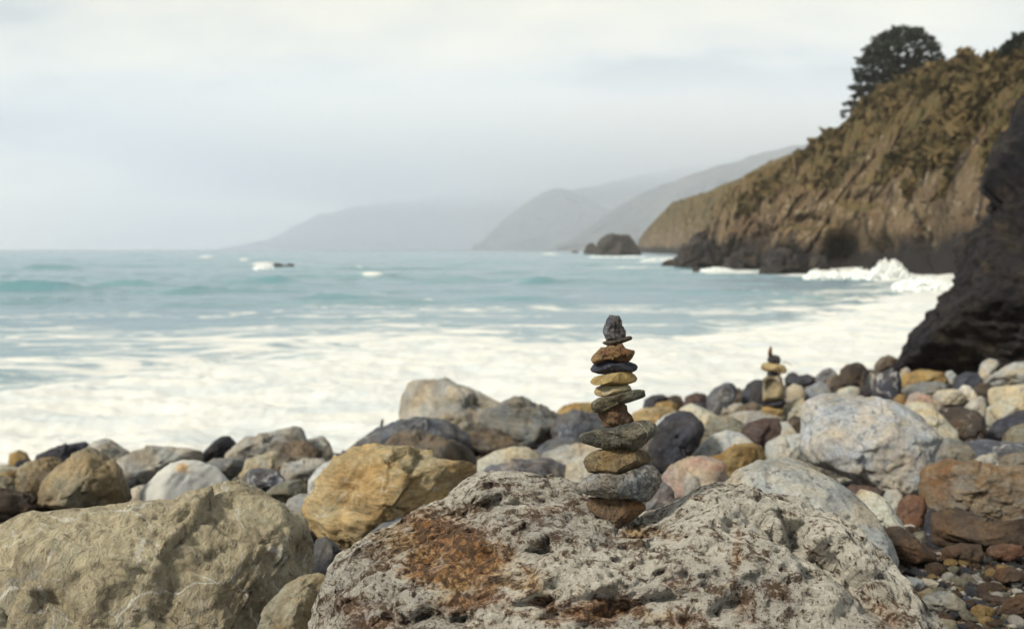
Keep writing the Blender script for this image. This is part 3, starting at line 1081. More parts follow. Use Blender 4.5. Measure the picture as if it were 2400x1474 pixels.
def tube(path, radii, n=7):
    P = np.asarray(path, float)
    Vs = []
    for i, p in enumerate(P):
        d = P[min(i + 1, len(P) - 1)] - P[max(i - 1, 0)]
        d /= np.linalg.norm(d)
        a = np.cross(d, (.3, .9, .1))
        a /= np.linalg.norm(a)
        b = np.cross(d, a)
        th = np.linspace(0, 2 * math.pi, n, endpoint=False)
        Vs.append(p + radii[i] * (np.cos(th)[:, None] * a + np.sin(th)[:, None] * b))
    V = np.vstack(Vs)
    Fs = []
    for i in range(len(P) - 1):
        for j in range(n):
            k = (j + 1) % n
            Fs.append((i * n + j, i * n + k, (i + 1) * n + k, (i + 1) * n + j))
    return V, np.array(Fs)


def tree(name, label, root_px, dist, pads, limbs, mat, leaf, per, seed, group):
    def at(px, py, dd=0.0):
        r = rays([(px, py)])[0]
        return EYE + r * ((dist + dd) / r[1])
    rg = np.random.RandomState(seed)
    root = at(*root_px)
    o = link(name, None, root, label, 'tree', group)
    Vs, Fs, n0 = [], [], 0
    for L in limbs:
        pts = [at(x, y, dd) - root for (x, y, dd, _) in L]
        V, Fc = tube(pts, [q[3] for q in L])
        Vs.append(V)
        Fs.append(Fc + n0)
        n0 += len(V)
    link('trunk', mesh_from('trunk', np.vstack(Vs), np.vstack(Fs), M['bark']), parent=o)
    Vs, Fs, n0 = [], [], 0
    k = dist / F
    for (x, y, a, b) in pads:
        c = at(x, y, rg.uniform(-.45, .45) * a * k * 2.2) - root
        m = int(per * a * b / 300)
        p = rg.normal(size=(m, 3))
        p /= np.linalg.norm(p, axis=1)[:, None]
        rad = rg.uniform(.35, 1.0, (m, 1)) ** .5
        lump = 1 + .35 * perlin(p * 2.4 + x)[:, None]
        p = c + p * rad * lump * np.array([a * k, a * k * .9, b * k])
        d1 = rg.normal(size=(m, 3)) * (1, 1, .55)
        d1 /= np.linalg.norm(d1, axis=1)[:, None]
        d2 = rg.normal(size=(m, 3)) * .5
        ll = leaf * rg.uniform(.6, 1.4, (m, 1))
        Vs.append(np.stack([p - d1 * ll, p + d2 * ll, p + d1 * ll, p - d2 * ll], 1).reshape(-1, 3))
        Fs.append(np.arange(n0, n0 + 4 * m).reshape(m, 4))
        n0 += 4 * m
    link('crown', mesh_from('crown', np.vstack(Vs), np.vstack(Fs), mat, False), parent=o)
    return o


PADS = [(2112, 84, 46, 20), (2075, 96, 32, 18), (2150, 82, 22, 16), (2052, 118, 30, 16), (2100, 112, 40, 14), (2178, 95, 16, 13), (2165, 112, 26, 12), (2190, 112, 16, 12),
        (2038, 140, 26, 12), (2082, 140, 34, 13), (2140, 130, 26, 10), (2196, 138, 20, 12), (2160, 142, 30, 10), (2118, 152, 40, 12), (2196, 150, 12, 8), (2060, 162, 38, 13),
        (2012, 168, 14, 9), (2026, 185, 24, 11), (2066, 185, 34, 12), (2110, 172, 36, 11), (2150, 160, 30, 9), (2005, 205, 11, 7), (2030, 208, 26, 10), (2062, 208, 26, 10),
        (2012, 226, 18, 7), (2040, 226, 16, 8), (1994, 206, 6, 5), (1990, 244, 15, 6), (2004, 242, 10, 6), (1982, 262, 12, 4), (1976, 273, 8, 3), (2000, 258, 9, 5), (2090, 205, 16, 8), (2018, 148, 12, 6)]
tree('cypress_tree', 'dark windswept cypress with layered boughs on the brow of the headland', (2098, 206), 214,
     PADS, [[(2100, 214, 0, .9), (2100, 180, 0, .75), (2104, 140, 0, .5), (2110, 95, 0, .2)], [(2100, 190, 0, .5), (2070, 165, -2, .35), (2045, 130, -2, .15)],
            [(2101, 180, 0, .45), (2140, 150, 2, .3), (2185, 120, 2, .12)], [(2100, 205, 0, .5), (2050, 205, -1, .3), (2010, 212, -2, .15)],
            [(2060, 212, -1, .3), (2020, 235, -2, .18), (1985, 262, -2, .08)], [(2103, 160, 0, .4), (2080, 125, 2, .25), (2075, 95, 3, .1)]],
     M['cypress'], .40, 260, 3, 'trees on the brow of the headland')
tree('shrubby_tree', 'dark spiky tree top at the edge of the frame above the headland brow', (2385, 140), 150,
     [(2396, 98, 12, 22), (2380, 102, 9, 22), (2364, 110, 8, 17), (2410, 96, 12, 24), (2390, 122, 32, 12), (2350, 120, 8, 12), (2338, 128, 6, 7), (2420, 120, 20, 18)],
     [[(2388, 150, 0, .4), (2390, 130, 0, .3), (2396, 108, 0, .1)], [(2388, 140, 0, .25), (2366, 120, 0, .08)], [(2388, 140, 0, .25), (2414, 110, 0, .08)]],
     M['cypress'], .34, 320, 4, 'trees on the brow of the headland')
# ------------------------------------------------------------------ boulders, far to near, each where it lies
B, Q = 'boulder', 'beach_stone'
SK = dict(back=.5)
# stones on the water line, beside the second cairn and on to the cliff
rock(Q, 'brown', 872, 'small broken brown rock alone against the white surf near the dark cliff', [(2048, 862), (2052, 850), (2066, 836), (2082, 832), (2104, 840), (2112, 858), (2100, 870), (2060, 870)], rough=1.8)
rock(Q, 'pale', 895, 'little pale stone at the lower corner of the dark cliff', [(2108, 880), (2112, 866), (2124, 860), (2134, 866), (2136, 882), (2120, 888)])
rock(B, 'ochre', 912, 'flat ochre and brown slab lying under the foot of the dark cliff', [(2108, 905), (2114, 877), (2158, 867), (2212, 872), (2224, 892), (2216, 908), (2150, 912)], chop=8)
rock(Q, 'pale', 905, 'pale pointed stone beside the flat ochre slab at the cliff foot', [(2212, 895), (2216, 872), (2230, 868), (2242, 878), (2240, 900), (2224, 905)])
rock(B, 'slate', 925, 'dark grey stone wedged between the ochre slab and the upright pale stone', [(2222, 912), (2236, 884), (2262, 872), (2292, 874), (2304, 890), (2296, 915), (2250, 922)])
rock(Q, 'pale', 912, 'upright pale stone with a rounded head against the dark cliff', [(2282, 905), (2290, 880), (2300, 852), (2316, 842), (2336, 843), (2344, 854), (2330, 872), (2316, 895), (2300, 908)])
rock(B, 'pale', 915, 'long pale slab sloping up to the edge of the frame below the dark cliff', [(2286, 908), (2318, 885), (2350, 863), (2376, 850), (2430, 848), (2440, 900), (2380, 910), (2320, 912)], strata=.8)
rock(Q, 'slate', 905, 'small dark stone beside the second cairn on the water line', [(1838, 888), (1848, 874), (1860, 871), (1874, 880), (1878, 895), (1855, 900)])
rock(Q, 'slate', 912, 'flat dark slab on the water line next to the brown block', [(1836, 898), (1862, 884), (1892, 876), (1912, 884), (1908, 900), (1872, 910)])
rock(Q, 'violet', 905, 'grey wedge shaped stone on the water line leaning on the brown block', [(1902, 892), (1926, 868), (1946, 861), (1962, 874), (1955, 895), (1925, 903)])
rock(B, 'dkbrown', 922, 'squarish dark brown block breaking the surf line', [(1952, 900), (1970, 866), (1984, 854), (2010, 850), (2026, 856), (2038, 872), (2026, 892), (1998, 912), (1970, 915)], chop=8)
rock(Q, 'brown', 925, 'brown grey stone in front of the dark brown block', [(1930, 905), (1944, 882), (1962, 876), (1974, 890), (1972, 918), (1946, 920)])
rock(Q, 'white', 918, 'round white stone beside the dark swirled rock', [(2014, 905), (2020, 882), (2036, 873), (2050, 880), (2054, 900), (2036, 912)], chop=2)
rock(Q, 'slate', 935, 'small blue black stone at the foot of the dark swirled rock', [(2002, 918), (2014, 906), (2034, 906), (2046, 916), (2040, 930), (2014, 930)])
rock(Q, 'cream', 942, 'low cream stone just above the huge blue white boulder', [(1952, 928), (1968, 912), (1996, 904), (2016, 910), (2012, 932), (1976, 936)])
rock(B, 'zebra', 948, 'dark rock with white swirls behind the huge blue white boulder', [(2038, 925), (2046, 892), (2066, 872), (2090, 861), (2108, 872), (2114, 902), (2104, 932), (2086, 942), (2056, 938)])
rock(Q, 'greysmooth', 942, 'bluish grey stone above the corner of the huge blue white boulder', [(1870, 930), (1892, 908), (1920, 894), (1940, 900), (1950, 918), (1938, 934), (1895, 938)])
rock(Q, 'beige', 948, 'beige dome shaped stone beside the leaning second cairn', [(1838, 935), (1844, 910), (1860, 898), (1878, 904), (1890, 922), (1884, 940), (1855, 944)], chop=2)
rock(Q, 'greyslab', 928, 'grey flaky slab lying below the flat ochre slab', [(2106, 918), (2130, 902), (2170, 896), (2206, 897), (2228, 908), (2216, 925), (2150, 930)], strata=1)
rock(Q, 'beige', 950, 'tan stone below the grey flaky slab', [(2180, 932), (2196, 916), (2226, 912), (2252, 914), (2266, 930), (2256, 946), (2205, 946)])
rock(Q, 'white', 945, 'white wedge shaped stone beside the brown wedge', [(2244, 916), (2256, 902), (2274, 904), (2290, 926), (2284, 940), (2262, 938)])
rock(Q, 'dkbrown', 938, 'brown wedge shaped stone under the long pale slab', [(2268, 918), (2296, 898), (2320, 898), (2328, 908), (2314, 926), (2288, 930)])
rock(B, 'cream', 960, 'cream boulder at the edge of the frame with a pointed tip', [(2306, 945), (2314, 918), (2330, 908), (2366, 904), (2430, 898), (2440, 930), (2390, 940), (2350, 955)], strata=.5)
rock(Q, 'pink', 965, 'pinkish brown stone above the long cream slab', [(2118, 950), (2130, 925), (2152, 917), (2186, 930), (2212, 948), (2208, 966), (2150, 962)])
rock(Q, 'ochre', 962, 'small ochre stone between the swirled rock and the pinkish stone', [(2084, 955), (2094, 935), (2108, 923), (2120, 926), (2124, 948), (2104, 960)])
rock(Q, 'pale', 985, 'grey white wedge stone above the dark brown angular boulder', [(2252, 962), (2272, 942), (2296, 927), (2308, 932), (2312, 955), (2298, 975), (2270, 975)])
rock(B, 'cream', 1000, 'larger cream boulder at the edge of the frame below the pointed one', [(2300, 980), (2312, 955), (2340, 940), (2370, 930), (2430, 912), (2445, 965), (2375, 985), (2325, 995)])
rock(B, 'dkbrown', 1050, 'dark brown angular boulder beside the long cream slab', [(2206, 985), (2224, 956), (2250, 951), (2294, 964), (2312, 990), (2320, 1025), (2304, 1045), (2262, 1045), (2230, 1015)], chop=8)
rock(B, 'cream', 1055, 'long cream slab leaning behind the huge blue white boulder', [(2098, 970), (2116, 952), (2150, 942), (2186, 950), (2212, 980), (2242, 1012), (2264, 1040), (2246, 1052), (2190, 1020), (2130, 990)], chop=7, strata=.6)
rock(B, 'slate', 1040, 'dark slate boulder at the edge of the frame under the cream ones', [(2310, 1015), (2330, 990), (2380, 966), (2430, 955), (2445, 1010), (2385, 1030), (2330, 1035)])
rock(B, 'olive', 1060, 'rounded olive grey stone at the edge of the frame', [(2346, 1050), (2352, 1022), (2368, 1002), (2396, 992), (2440, 990), (2450, 1050), (2390, 1058)], chop=3)
# dark stones on the water line between the two cairns
rock(Q, 'slate', 962, 'dark stone on the water line just past the tall cairn', [(1500, 955), (1510, 936), (1530, 925), (1552, 924), (1572, 934), (1574, 950), (1535, 958)])
rock(Q, 'ochre', 968, 'low dull yellow stone under the dark water line stones', [(1528, 962), (1540, 944), (1566, 940), (1590, 946), (1594, 960), (1560, 966)])
rock(Q, 'dkbrown', 960, 'dark brown stone second along the water line from the tall cairn', [(1556, 948), (1566, 930), (1582, 925), (1596, 930), (1604, 946), (1580, 954)])
rock(B, 'maroon', 962, 'dark reddish slab on the water line', [(1592, 950), (1606, 930), (1630, 920), (1652, 922), (1668, 940), (1660, 956), (1620, 958)])
rock(Q, 'slate', 972, 'small slate stone below the dark reddish slab', [(1612, 962), (1630, 944), (1656, 944), (1666, 958), (1650, 972), (1625, 972)])
rock(B, 'navy', 985, 'dark blue boulder rising from the water line between the cairns', [(1652, 965), (1658, 930), (1674, 908), (1700, 896), (1720, 896), (1730, 912), (1720, 938), (1700, 965), (1672, 978)], chop=8)
rock(Q, 'brown', 960, 'brown stone behind the dark blue boulder', [(1694, 950), (1712, 918), (1732, 908), (1744, 920), (1740, 945), (1715, 955)])
rock(B, 'slate', 975, 'smooth slate grey dome beside the leaning second cairn', [(1736, 955), (1738, 922), (1750, 900), (1770, 889), (1788, 890), (1800, 910), (1800, 950), (1770, 962)], chop=2)
rock(Q, 'beige', 985, 'beige low stone under the dark blue boulder', [(1668, 980), (1690, 958), (1720, 944), (1744, 948), (1752, 966), (1720, 980)])
rock(Q, 'brown', 985, 'jumbled brown stone beside the foot of the second cairn', [(1716, 970), (1734, 950), (1764, 944), (1790, 950), (1792, 974), (1756, 982)], rough=1.7)
rock(Q, 'mustard', 1005, 'dull yellow flat topped rock behind the tall cairn', [(1474, 995), (1482, 970), (1506, 958), (1556, 954), (1582, 958), (1590, 975), (1560, 1000), (1500, 1004)])
rock(Q, 'white', 1030, 'white rock tucked behind the big dark grey stone', [(1530, 1020), (1538, 988), (1562, 970), (1590, 964), (1600, 985), (1580, 1015), (1550, 1028)])
rock(B, 'cream', 1045, 'smooth cream boulder between the dark grey stone and the olive rock', [(1584, 985), (1596, 955), (1620, 944), (1648, 956), (1680, 974), (1694, 992), (1676, 1020), (1650, 1042), (1620, 1020)], chop=4)
rock(B, 'olive', 1050, 'olive grey mottled rock below the cream boulder', [(1656, 1032), (1664, 992), (1682, 974), (1716, 976), (1750, 996), (1760, 1018), (1740, 1035), (1690, 1040)], chop=8)
slab2 = rock(B, 'beige', 1010, 'flat tan slab carrying the second cairn', [(1690, 985), (1720, 968), (1770, 962), (1830, 964), (1852, 974), (1840, 990), (1770, 1002), (1715, 1002)], chop=3, thick=1.2)
rock(B, 'maroon', 1050, 'maroon wedge shaped rock below the second cairn', [(1738, 1010), (1752, 990), (1792, 979), (1824, 978), (1832, 1000), (1814, 1028), (1790, 1040), (1756, 1030)], chop=9)
rock(Q, 'dkbrown', 1025, 'small dark brown stone beside the huge blue white boulder', [(1842, 1010), (1848, 982), (1862, 972), (1880, 980), (1884, 1004), (1866, 1016)])
rock(Q, 'cream', 1005, 'cream stone squeezed between the second cairn and the huge blue white boulder', [(1834, 985), (1842, 955), (1860, 936), (1884, 928), (1892, 955), (1876, 985), (1852, 994)])
rock(Q, 'pale', 1040, 'pale stone under the small dark brown one by the huge blue white boulder', [(1816, 1005), (1826, 988), (1846, 990), (1866, 1012), (1862, 1030), (1836, 1032)])
# middle of the beach
rock(B, 'ochre', 1010, 'ochre topped rock on the skyline behind the tall cairn', [(1296, 995), (1304, 966), (1320, 950), (1346, 944), (1392, 943), (1400, 975), (1390, 1000), (1330, 1005)])
rock(B, 'beige', 1030, 'big beige boulder standing highest against the surf', [(930, 1005), (936, 972), (942, 932), (956, 896), (968, 890), (1040, 888), (1062, 894), (1104, 914), (1150, 935), (1182, 946), (1204, 962), (1230, 1000), (1160, 1030), (1040, 1030)], round_=.8, chop=6, lean=.3)
rock(B, 'greyslab', 1062, 'fractured grey boulder leaning on the big beige one', [(1120, 1005), (1140, 970), (1170, 950), (1200, 941), (1228, 940), (1262, 955), (1292, 968), (1332, 986), (1345, 1015), (1300, 1045), (1240, 1058), (1160, 1040)], rough=1.9, chop=10, strata=.6)
rock(B, 'navy', 1062, 'slate blue slab behind the tall cairn', [(1292, 1010), (1306, 982), (1340, 964), (1402, 968), (1430, 990), (1420, 1025), (1376, 1052), (1330, 1050)], rough=1.5, chop=8)
rock(Q, 'slate', 1020, 'round dark stone on the surf line beside the long navy boulder', [(758, 1030), (764, 1004), (784, 992), (812, 991), (836, 1004), (848, 1028), (832, 1050), (790, 1056)], chop=2)
rock(B, 'navy', 1085, 'long navy boulder arching behind the mustard boulder', [(790, 1075), (828, 1040), (880, 1009), (940, 984), (1000, 979), (1042, 984), (1074, 1000), (1104, 1020), (1124, 1044), (1132, 1078), (1100, 1092), (960, 1090), (840, 1090)], chop=7, lean=.3)
rock(B, 'brown', 1068, 'ochre brown rock between the navy boulder and the fractured grey one', [(1084, 1040), (1094, 1012), (1128, 1002), (1172, 1004), (1204, 1030), (1236, 1050), (1200, 1066), (1130, 1066)], chop=8)
rock(Q, 'navy', 1085, 'small blue grey stone behind the cream dome', [(1244, 1070), (1262, 1048), (1292, 1028), (1342, 1024), (1366, 1044), (1340, 1070), (1280, 1080)])
rock(B, 'beige', 1105, 'pale pinkish slab beside the tall cairn', [(1256, 1085), (1280, 1060), (1320, 1046), (1376, 1040), (1426, 1045), (1440, 1080), (1400, 1100), (1300, 1100)], strata=.9)
rock(B, 'cream', 1120, 'cream dome shaped boulder behind the pitted boulder', [(1104, 1100), (1120, 1078), (1156, 1058), (1202, 1046), (1242, 1050), (1270, 1072), (1284, 1100), (1200, 1116)], chop=4)
rock(B, 'brown', 1105, 'brown lumpy rock in front of the long navy boulder', [(868, 1070), (896, 1044), (924, 1014), (942, 1008), (964, 1010), (1002, 1020), (1062, 1034), (1102, 1050), (1126, 1080), (1120, 1104), (1000, 1100)], rough=1.5, chop=8)
rock(B, 'violet', 1165, 'violet grey boulder just behind the crest of the pitted boulder', [(1088, 1140), (1120, 1110), (1168, 1090), (1224, 1077), (1292, 1077), (1334, 1094), (1358, 1134), (1330, 1160), (1120, 1164)], rough=1.4)
rock(Q, 'beige', 1160, 'beige grey stone behind the lower stones of the tall cairn', [(1316, 1130), (1330, 1090), (1370, 1072), (1410, 1080), (1424, 1130), (1390, 1158), (1340, 1156)])
rock(B, 'slate', 1115, 'big dark grey stone just past the tall cairn', [(1500, 1090), (1520, 1045), (1540, 1000), (1560, 974), (1592, 961), (1622, 964), (1642, 986), (1650, 1012), (1640, 1040), (1612, 1070), (1574, 1100), (1530, 1110)], chop=6, thick=.9)
# the near right
rock(B, 'white', 1105, 'white rounded boulder above the ochre rock', [(1606, 1095), (1624, 1064), (1648, 1034), (1674, 1016), (1704, 1008), (1742, 1016), (1768, 1040), (1764, 1070), (1710, 1095), (1650, 1104)], chop=4)
rock(B, 'beige', 1098, 'beige grey rock between the ochre rock and the huge blue white boulder', [(1784, 1080), (1796, 1038), (1830, 1020), (1880, 1014), (1900, 1050), (1880, 1085), (1830, 1092)], chop=8)
rock(B, 'ochre', 1140, 'smooth ochre rock in front of the white rounded boulder', [(1640, 1110), (1654, 1074), (1690, 1066), (1722, 1044), (1760, 1036), (1786, 1044), (1796, 1072), (1780, 1096), (1740, 1112), (1712, 1136), (1672, 1135)], chop=6)
rock(B, 'pink', 1200, 'pale boulder blotched with pink beside the tall cairn', [(1548, 1150), (1552, 1116), (1572, 1090), (1612, 1070), (1652, 1070), (1694, 1088), (1712, 1130), (1700, 1170), (1640, 1190), (1584, 1188)], chop=5)
rock(Q, 'violet', 1215, 'dark grey stone low between the tall cairn and the pink blotched boulder', [(1500, 1190), (1520, 1140), (1546, 1120), (1580, 1150), (1600, 1200), (1560, 1212), (1520, 1210)])
rock(B, 'bluewhite', 1168, 'huge blue white boulder, the largest pale one beyond the tall cairn', [(1870, 1040), (1873, 1000), (1876, 958), (1888, 934), (1922, 920), (1990, 924), (2062, 935), (2102, 950), (2152, 975), (2192, 1006), (2214, 1028), (2194, 1062), (2186, 1104), (2160, 1154), (2110, 1162), (2040, 1135), (1960, 1108), (1902, 1088), (1880, 1064)],
     sub=6, full=False, chop=5, chopd=(.7, .88), lean=.55, round_=1.2, center=(2040, 1040))
rock(B, 'granite', 1360, 'smooth speckled pale boulder leaning behind the pitted boulder', [(1660, 1190), (1692, 1142), (1722, 1108), (1772, 1080), (1842, 1069), (1872, 1074), (1902, 1094), (1962, 1129), (2012, 1168), (2052, 1214), (2086, 1268), (2102, 1312), (2092, 1350), (2030, 1370), (1850, 1360), (1720, 1300)],
     sub=6, full=False, chop=4, lean=.35, rough=.8)
rock(B, 'greyslab', 1108, 'pale grey flat slab beside the huge blue white boulder', [(2180, 1060), (2192, 1034), (2224, 1028), (2262, 1036), (2284, 1060), (2276, 1096), (2216, 1104), (2186, 1096)], chop=8, strata=.6)
rock(B, 'navy', 1100, 'dark grey layered slab at the edge of the frame', [(2244, 1058), (2262, 1036), (2300, 1034), (2400, 1040), (2440, 1060), (2430, 1090), (2340, 1094), (2280, 1092)], strata=1.2)
rock(Q, 'granite', 1112, 'small speckled granite stone on top of the rusty boulder', [(2258, 1100), (2274, 1082), (2300, 1067), (2334, 1062), (2346, 1080), (2336, 1104), (2290, 1108)])
rock(Q, 'rust', 1116, 'rust streaked slate stone beside the small granite one', [(2328, 1100), (2342, 1072), (2372, 1062), (2430, 1058), (2440, 1100), (2370, 1112)])
rock(B, 'rust', 1245, 'big rusty orange and grey boulder at the edge of the frame', [(2156, 1150), (2160, 1112), (2176, 1096), (2204, 1090), (2226, 1074), (2262, 1098), (2322, 1102), (2430, 1092), (2460, 1190), (2400, 1214), (2352, 1238), (2310, 1222), (2262, 1196), (2200, 1188), (2166, 1170)],
     sub=6, full=False, rough=1.4, chop=8, lean=.45, strata=.7)
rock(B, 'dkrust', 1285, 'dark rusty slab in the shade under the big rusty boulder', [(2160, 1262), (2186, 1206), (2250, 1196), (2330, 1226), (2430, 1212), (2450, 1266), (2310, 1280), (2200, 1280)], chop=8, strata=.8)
rock(B, 'cream', 1300, 'cream slab sloping beside the smooth speckled boulder', [(1990, 1165), (2014, 1142), (2044, 1150), (2078, 1172), (2104, 1212), (2136, 1264), (2120, 1282), (2070, 1240), (2024, 1196)], chop=7, full=False)
rock(Q, 'beige', 1225, 'beige stone beside the red brown block', [(2066, 1175), (2078, 1148), (2104, 1146), (2118, 1165), (2116, 1205), (2092, 1210)], chop=8)
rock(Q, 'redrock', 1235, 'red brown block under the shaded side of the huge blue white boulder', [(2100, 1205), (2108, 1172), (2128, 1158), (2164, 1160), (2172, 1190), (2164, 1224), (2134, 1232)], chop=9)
rock(Q, 'zebra', 1262, 'small dark stone with one white stripe beside the red brown block', [(2166, 1225), (2170, 1202), (2186, 1193), (2206, 1204), (2206, 1236), (2186, 1252)])
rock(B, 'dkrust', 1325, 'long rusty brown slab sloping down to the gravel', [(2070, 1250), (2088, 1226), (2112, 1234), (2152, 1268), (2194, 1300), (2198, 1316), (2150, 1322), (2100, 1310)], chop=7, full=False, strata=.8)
rock(Q, 'maroon', 1182, 'reddish stone in the gap under the huge blue white boulder', [(1975, 1150), (1996, 1134), (2040, 1138), (2070, 1150), (2062, 1172), (2000, 1172)])
rock(Q, 'dkrust', 1320, 'rusty flat stone at the top of the gravel', [(2196, 1308), (2206, 1286), (2246, 1272), (2300, 1276), (2306, 1302), (2250, 1316)], chop=8)
rock(Q, 'redrock', 1318, 'reddish rusty stone at the top of the gravel near the edge of the frame', [(2304, 1302), (2320, 1280), (2352, 1272), (2396, 1280), (2408, 1300), (2360, 1316)], chop=8)
rock(Q, 'dkrust', 1372, 'rusty brown stone in the gravel near the edge of the frame', [(2324, 1350), (2340, 1332), (2374, 1328), (2402, 1344), (2400, 1364), (2350, 1370)], chop=8)
rock(Q, 'dkrust', 1450, 'big rusty brown cobble at the corner of the gravel', [(2334, 1440), (2350, 1412), (2386, 1392), (2440, 1386), (2450, 1440), (2390, 1450)], chop=8)
rock(Q, 'greyslab', 1435, 'flat grey cobble in the middle of the gravel', [(2152, 1428), (2164, 1398), (2200, 1384), (2236, 1390), (2262, 1412), (2266, 1432), (2210, 1436)], chop=8)
rock(Q, 'greysmooth', 1385, 'flat grey cobble against the flank of the pitted boulder', [(2078, 1376), (2092, 1358), (2130, 1350), (2164, 1358), (2170, 1374), (2130, 1382)])
rock(Q, 'olive', 1495, 'pale olive cobble at the lower edge of the frame', [(2150, 1490), (2164, 1458), (2200, 1448), (2240, 1456), (2252, 1490), (2200, 1498)])
# the left of the beach
rock(Q, 'dkbrown', 1100, 'dark brown stone at the edge of the frame on the surf line', [(-25, 1092), (-18, 1072), (0, 1068), (12, 1080), (12, 1096), (-8, 1100)])
rock(Q, 'ochre', 1105, 'small mossy yellow stone on the surf line', [(12, 1092), (22, 1064), (44, 1053), (62, 1060), (74, 1080), (66, 1096), (30, 1100)], chop=3)
rock(B, 'slate', 1105, 'long dark slab on the surf line beside the pale dome', [(66, 1084), (84, 1066), (116, 1052), (152, 1043), (200, 1035), (210, 1044), (196, 1070), (140, 1090), (90, 1094)], chop=7)
rock(B, 'pale', 1108, 'pale grey dome on the surf line', [(198, 1080), (204, 1048), (218, 1034), (242, 1027), (260, 1029), (278, 1042), (306, 1060), (310, 1092), (250, 1100)], chop=2)
rock(Q, 'slate', 1075, 'thin dark ledge behind the pale dome', [(276, 1056), (284, 1044), (310, 1045), (340, 1050), (348, 1062), (310, 1068)])
rock(Q, 'olive', 1090, 'low olive grey ledge beside the black pointed stone', [(404, 1062), (416, 1049), (440, 1050), (480, 1062), (486, 1080), (440, 1084)])
rock(Q, 'slate', 1115, 'small dark flat stone below the mossy yellow one', [(18, 1104), (38, 1082), (62, 1074), (78, 1086), (72, 1104), (42, 1110)])
rock(Q, 'cream', 1125, 'pale flat stone at the edge of the frame', [(-40, 1112), (-24, 1092), (10, 1089), (52, 1098), (50, 1114), (0, 1122)])
rock(B, 'black', 1100, 'black pointed stone jutting above the surf line', [(452, 1092), (470, 1066), (484, 1052), (502, 1033), (520, 1022), (538, 1021), (548, 1032), (556, 1042), (544, 1060), (516, 1080), (480, 1094)], chop=3, full=False)
rock(B, 'pale', 1105, 'long pale grey slab rising to a blunt end on the surf line', [(505, 1088), (530, 1062), (554, 1042), (574, 1024), (612, 1021), (650, 1008), (690, 997), (714, 997), (719, 1014), (724, 1036), (680, 1070), (600, 1098), (540, 1100)], round_=.8, chop=7)
rock(B, 'pale', 1095, 'pale stone on the surf line beside the round dark one', [(700, 1050), (712, 1030), (734, 1026), (758, 1021), (772, 1036), (782, 1062), (776, 1084), (730, 1088)], chop=5)
rock(B, 'brown', 1118, 'mottled brown grey boulder below the long pale slab', [(600, 1095), (622, 1062), (650, 1038), (690, 1030), (726, 1034), (752, 1058), (766, 1092), (720, 1110), (640, 1110)], rough=1.4, chop=8)
rock(B, 'beige', 1125, 'beige grey slab with a dark underside behind the white stone', [(262, 1110), (276, 1078), (310, 1058), (352, 1049), (402, 1047), (442, 1050), (474, 1062), (480, 1085), (440, 1100), (390, 1112), (340, 1132), (300, 1136)], lean=.5, chop=8)
rock(Q, 'greyslab', 1130, 'striped brown grey slab beside the white stone', [(476, 1092), (500, 1076), (544, 1074), (576, 1072), (566, 1104), (536, 1128), (506, 1118)], strata=1.2, chop=8)
rock(Q, 'cream', 1122, 'pale tan stone with a rusty edge above the blue grey one', [(548, 1106), (566, 1086), (602, 1068), (654, 1056), (668, 1080), (660, 1108), (600, 1116)], chop=8)
rock(Q, 'pale', 1130, 'low pale rubble stone beside the mustard boulder', [(642, 1118), (664, 1088), (720, 1078), (758, 1076), (774, 1090), (752, 1116), (690, 1126)], rough=1.6)
rock(B, 'navy', 1160, 'blue grey and brown stone behind the crest of the tan boulder', [(566, 1122), (584, 1100), (612, 1096), (652, 1104), (670, 1126), (650, 1150), (610, 1155)], chop=6)
rock(Q, 'olive', 1190, 'flat olive grey stone beside the white rock', [(618, 1158), (640, 1138), (672, 1126), (704, 1124), (722, 1140), (714, 1168), (664, 1184)], chop=8)
rock(B, 'white', 1190, 'smooth white rock behind the end of the mustard boulder', [(712, 1160), (722, 1126), (742, 1100), (768, 1082), (802, 1066), (838, 1054), (860, 1070), (840, 1120), (780, 1170), (740, 1180)], chop=2)
rock(B, 'tan', 1165, 'tan ribbed rock at the edge of the frame', [(-40, 1160), (-30, 1126), (6, 1116), (52, 1130), (74, 1150), (50, 1168), (0, 1172)], strata=1.2, chop=6)
rock(Q, 'ochre', 1135, 'small mossy tan stone at the edge of the frame', [(-30, 1128), (-16, 1114), (14, 1107), (44, 1100), (66, 1108), (60, 1126), (20, 1134)])
rock(B, 'tan', 1200, 'striped tan slab leaning on the angular tan boulder', [(34, 1160), (44, 1108), (62, 1086), (118, 1070), (146, 1080), (150, 1130), (132, 1175), (80, 1180)], strata=1.6, chop=8, strata_dir=(.8, .5, .1))
rock(B, 'tan', 1225, 'angular tan boulder with a peaked top behind the big tan boulder', [(86, 1180), (100, 1130), (128, 1096), (162, 1068), (206, 1047), (226, 1053), (256, 1074), (286, 1100), (306, 1140), (316, 1170), (292, 1188), (240, 1205), (150, 1200)], chop=9, round_=.8, rough=1.3, lean=.35, full=False)
rock(Q, 'pale', 1195, 'small pale rubble stone between the angular tan boulder and the white stone', [(300, 1172), (308, 1144), (330, 1136), (350, 1150), (346, 1180), (320, 1186)])
spot = rock(B, 'white', 1215, 'white stone with an orange spot on its top', [(310, 1190), (330, 1150), (368, 1110), (400, 1085), (426, 1077), (472, 1080), (512, 1100), (538, 1128), (540, 1160), (500, 1190), (400, 1205)], chop=3)
rock(B, 'dkbrown', 1225, 'dark brown slab with a hollow under it at the edge of the frame', [(-60, 1200), (-50, 1150), (0, 1147), (52, 1160), (120, 1175), (184, 1190), (190, 1210), (120, 1225), (20, 1222)], chop=8, strata=.8, lean=-.2)
rock(B, 'greysmooth', 1265, 'blue grey stone between the tan boulder and the mustard boulder', [(664, 1200), (676, 1170), (702, 1157), (746, 1156), (768, 1190), (760, 1240), (720, 1250), (684, 1235)], chop=4)
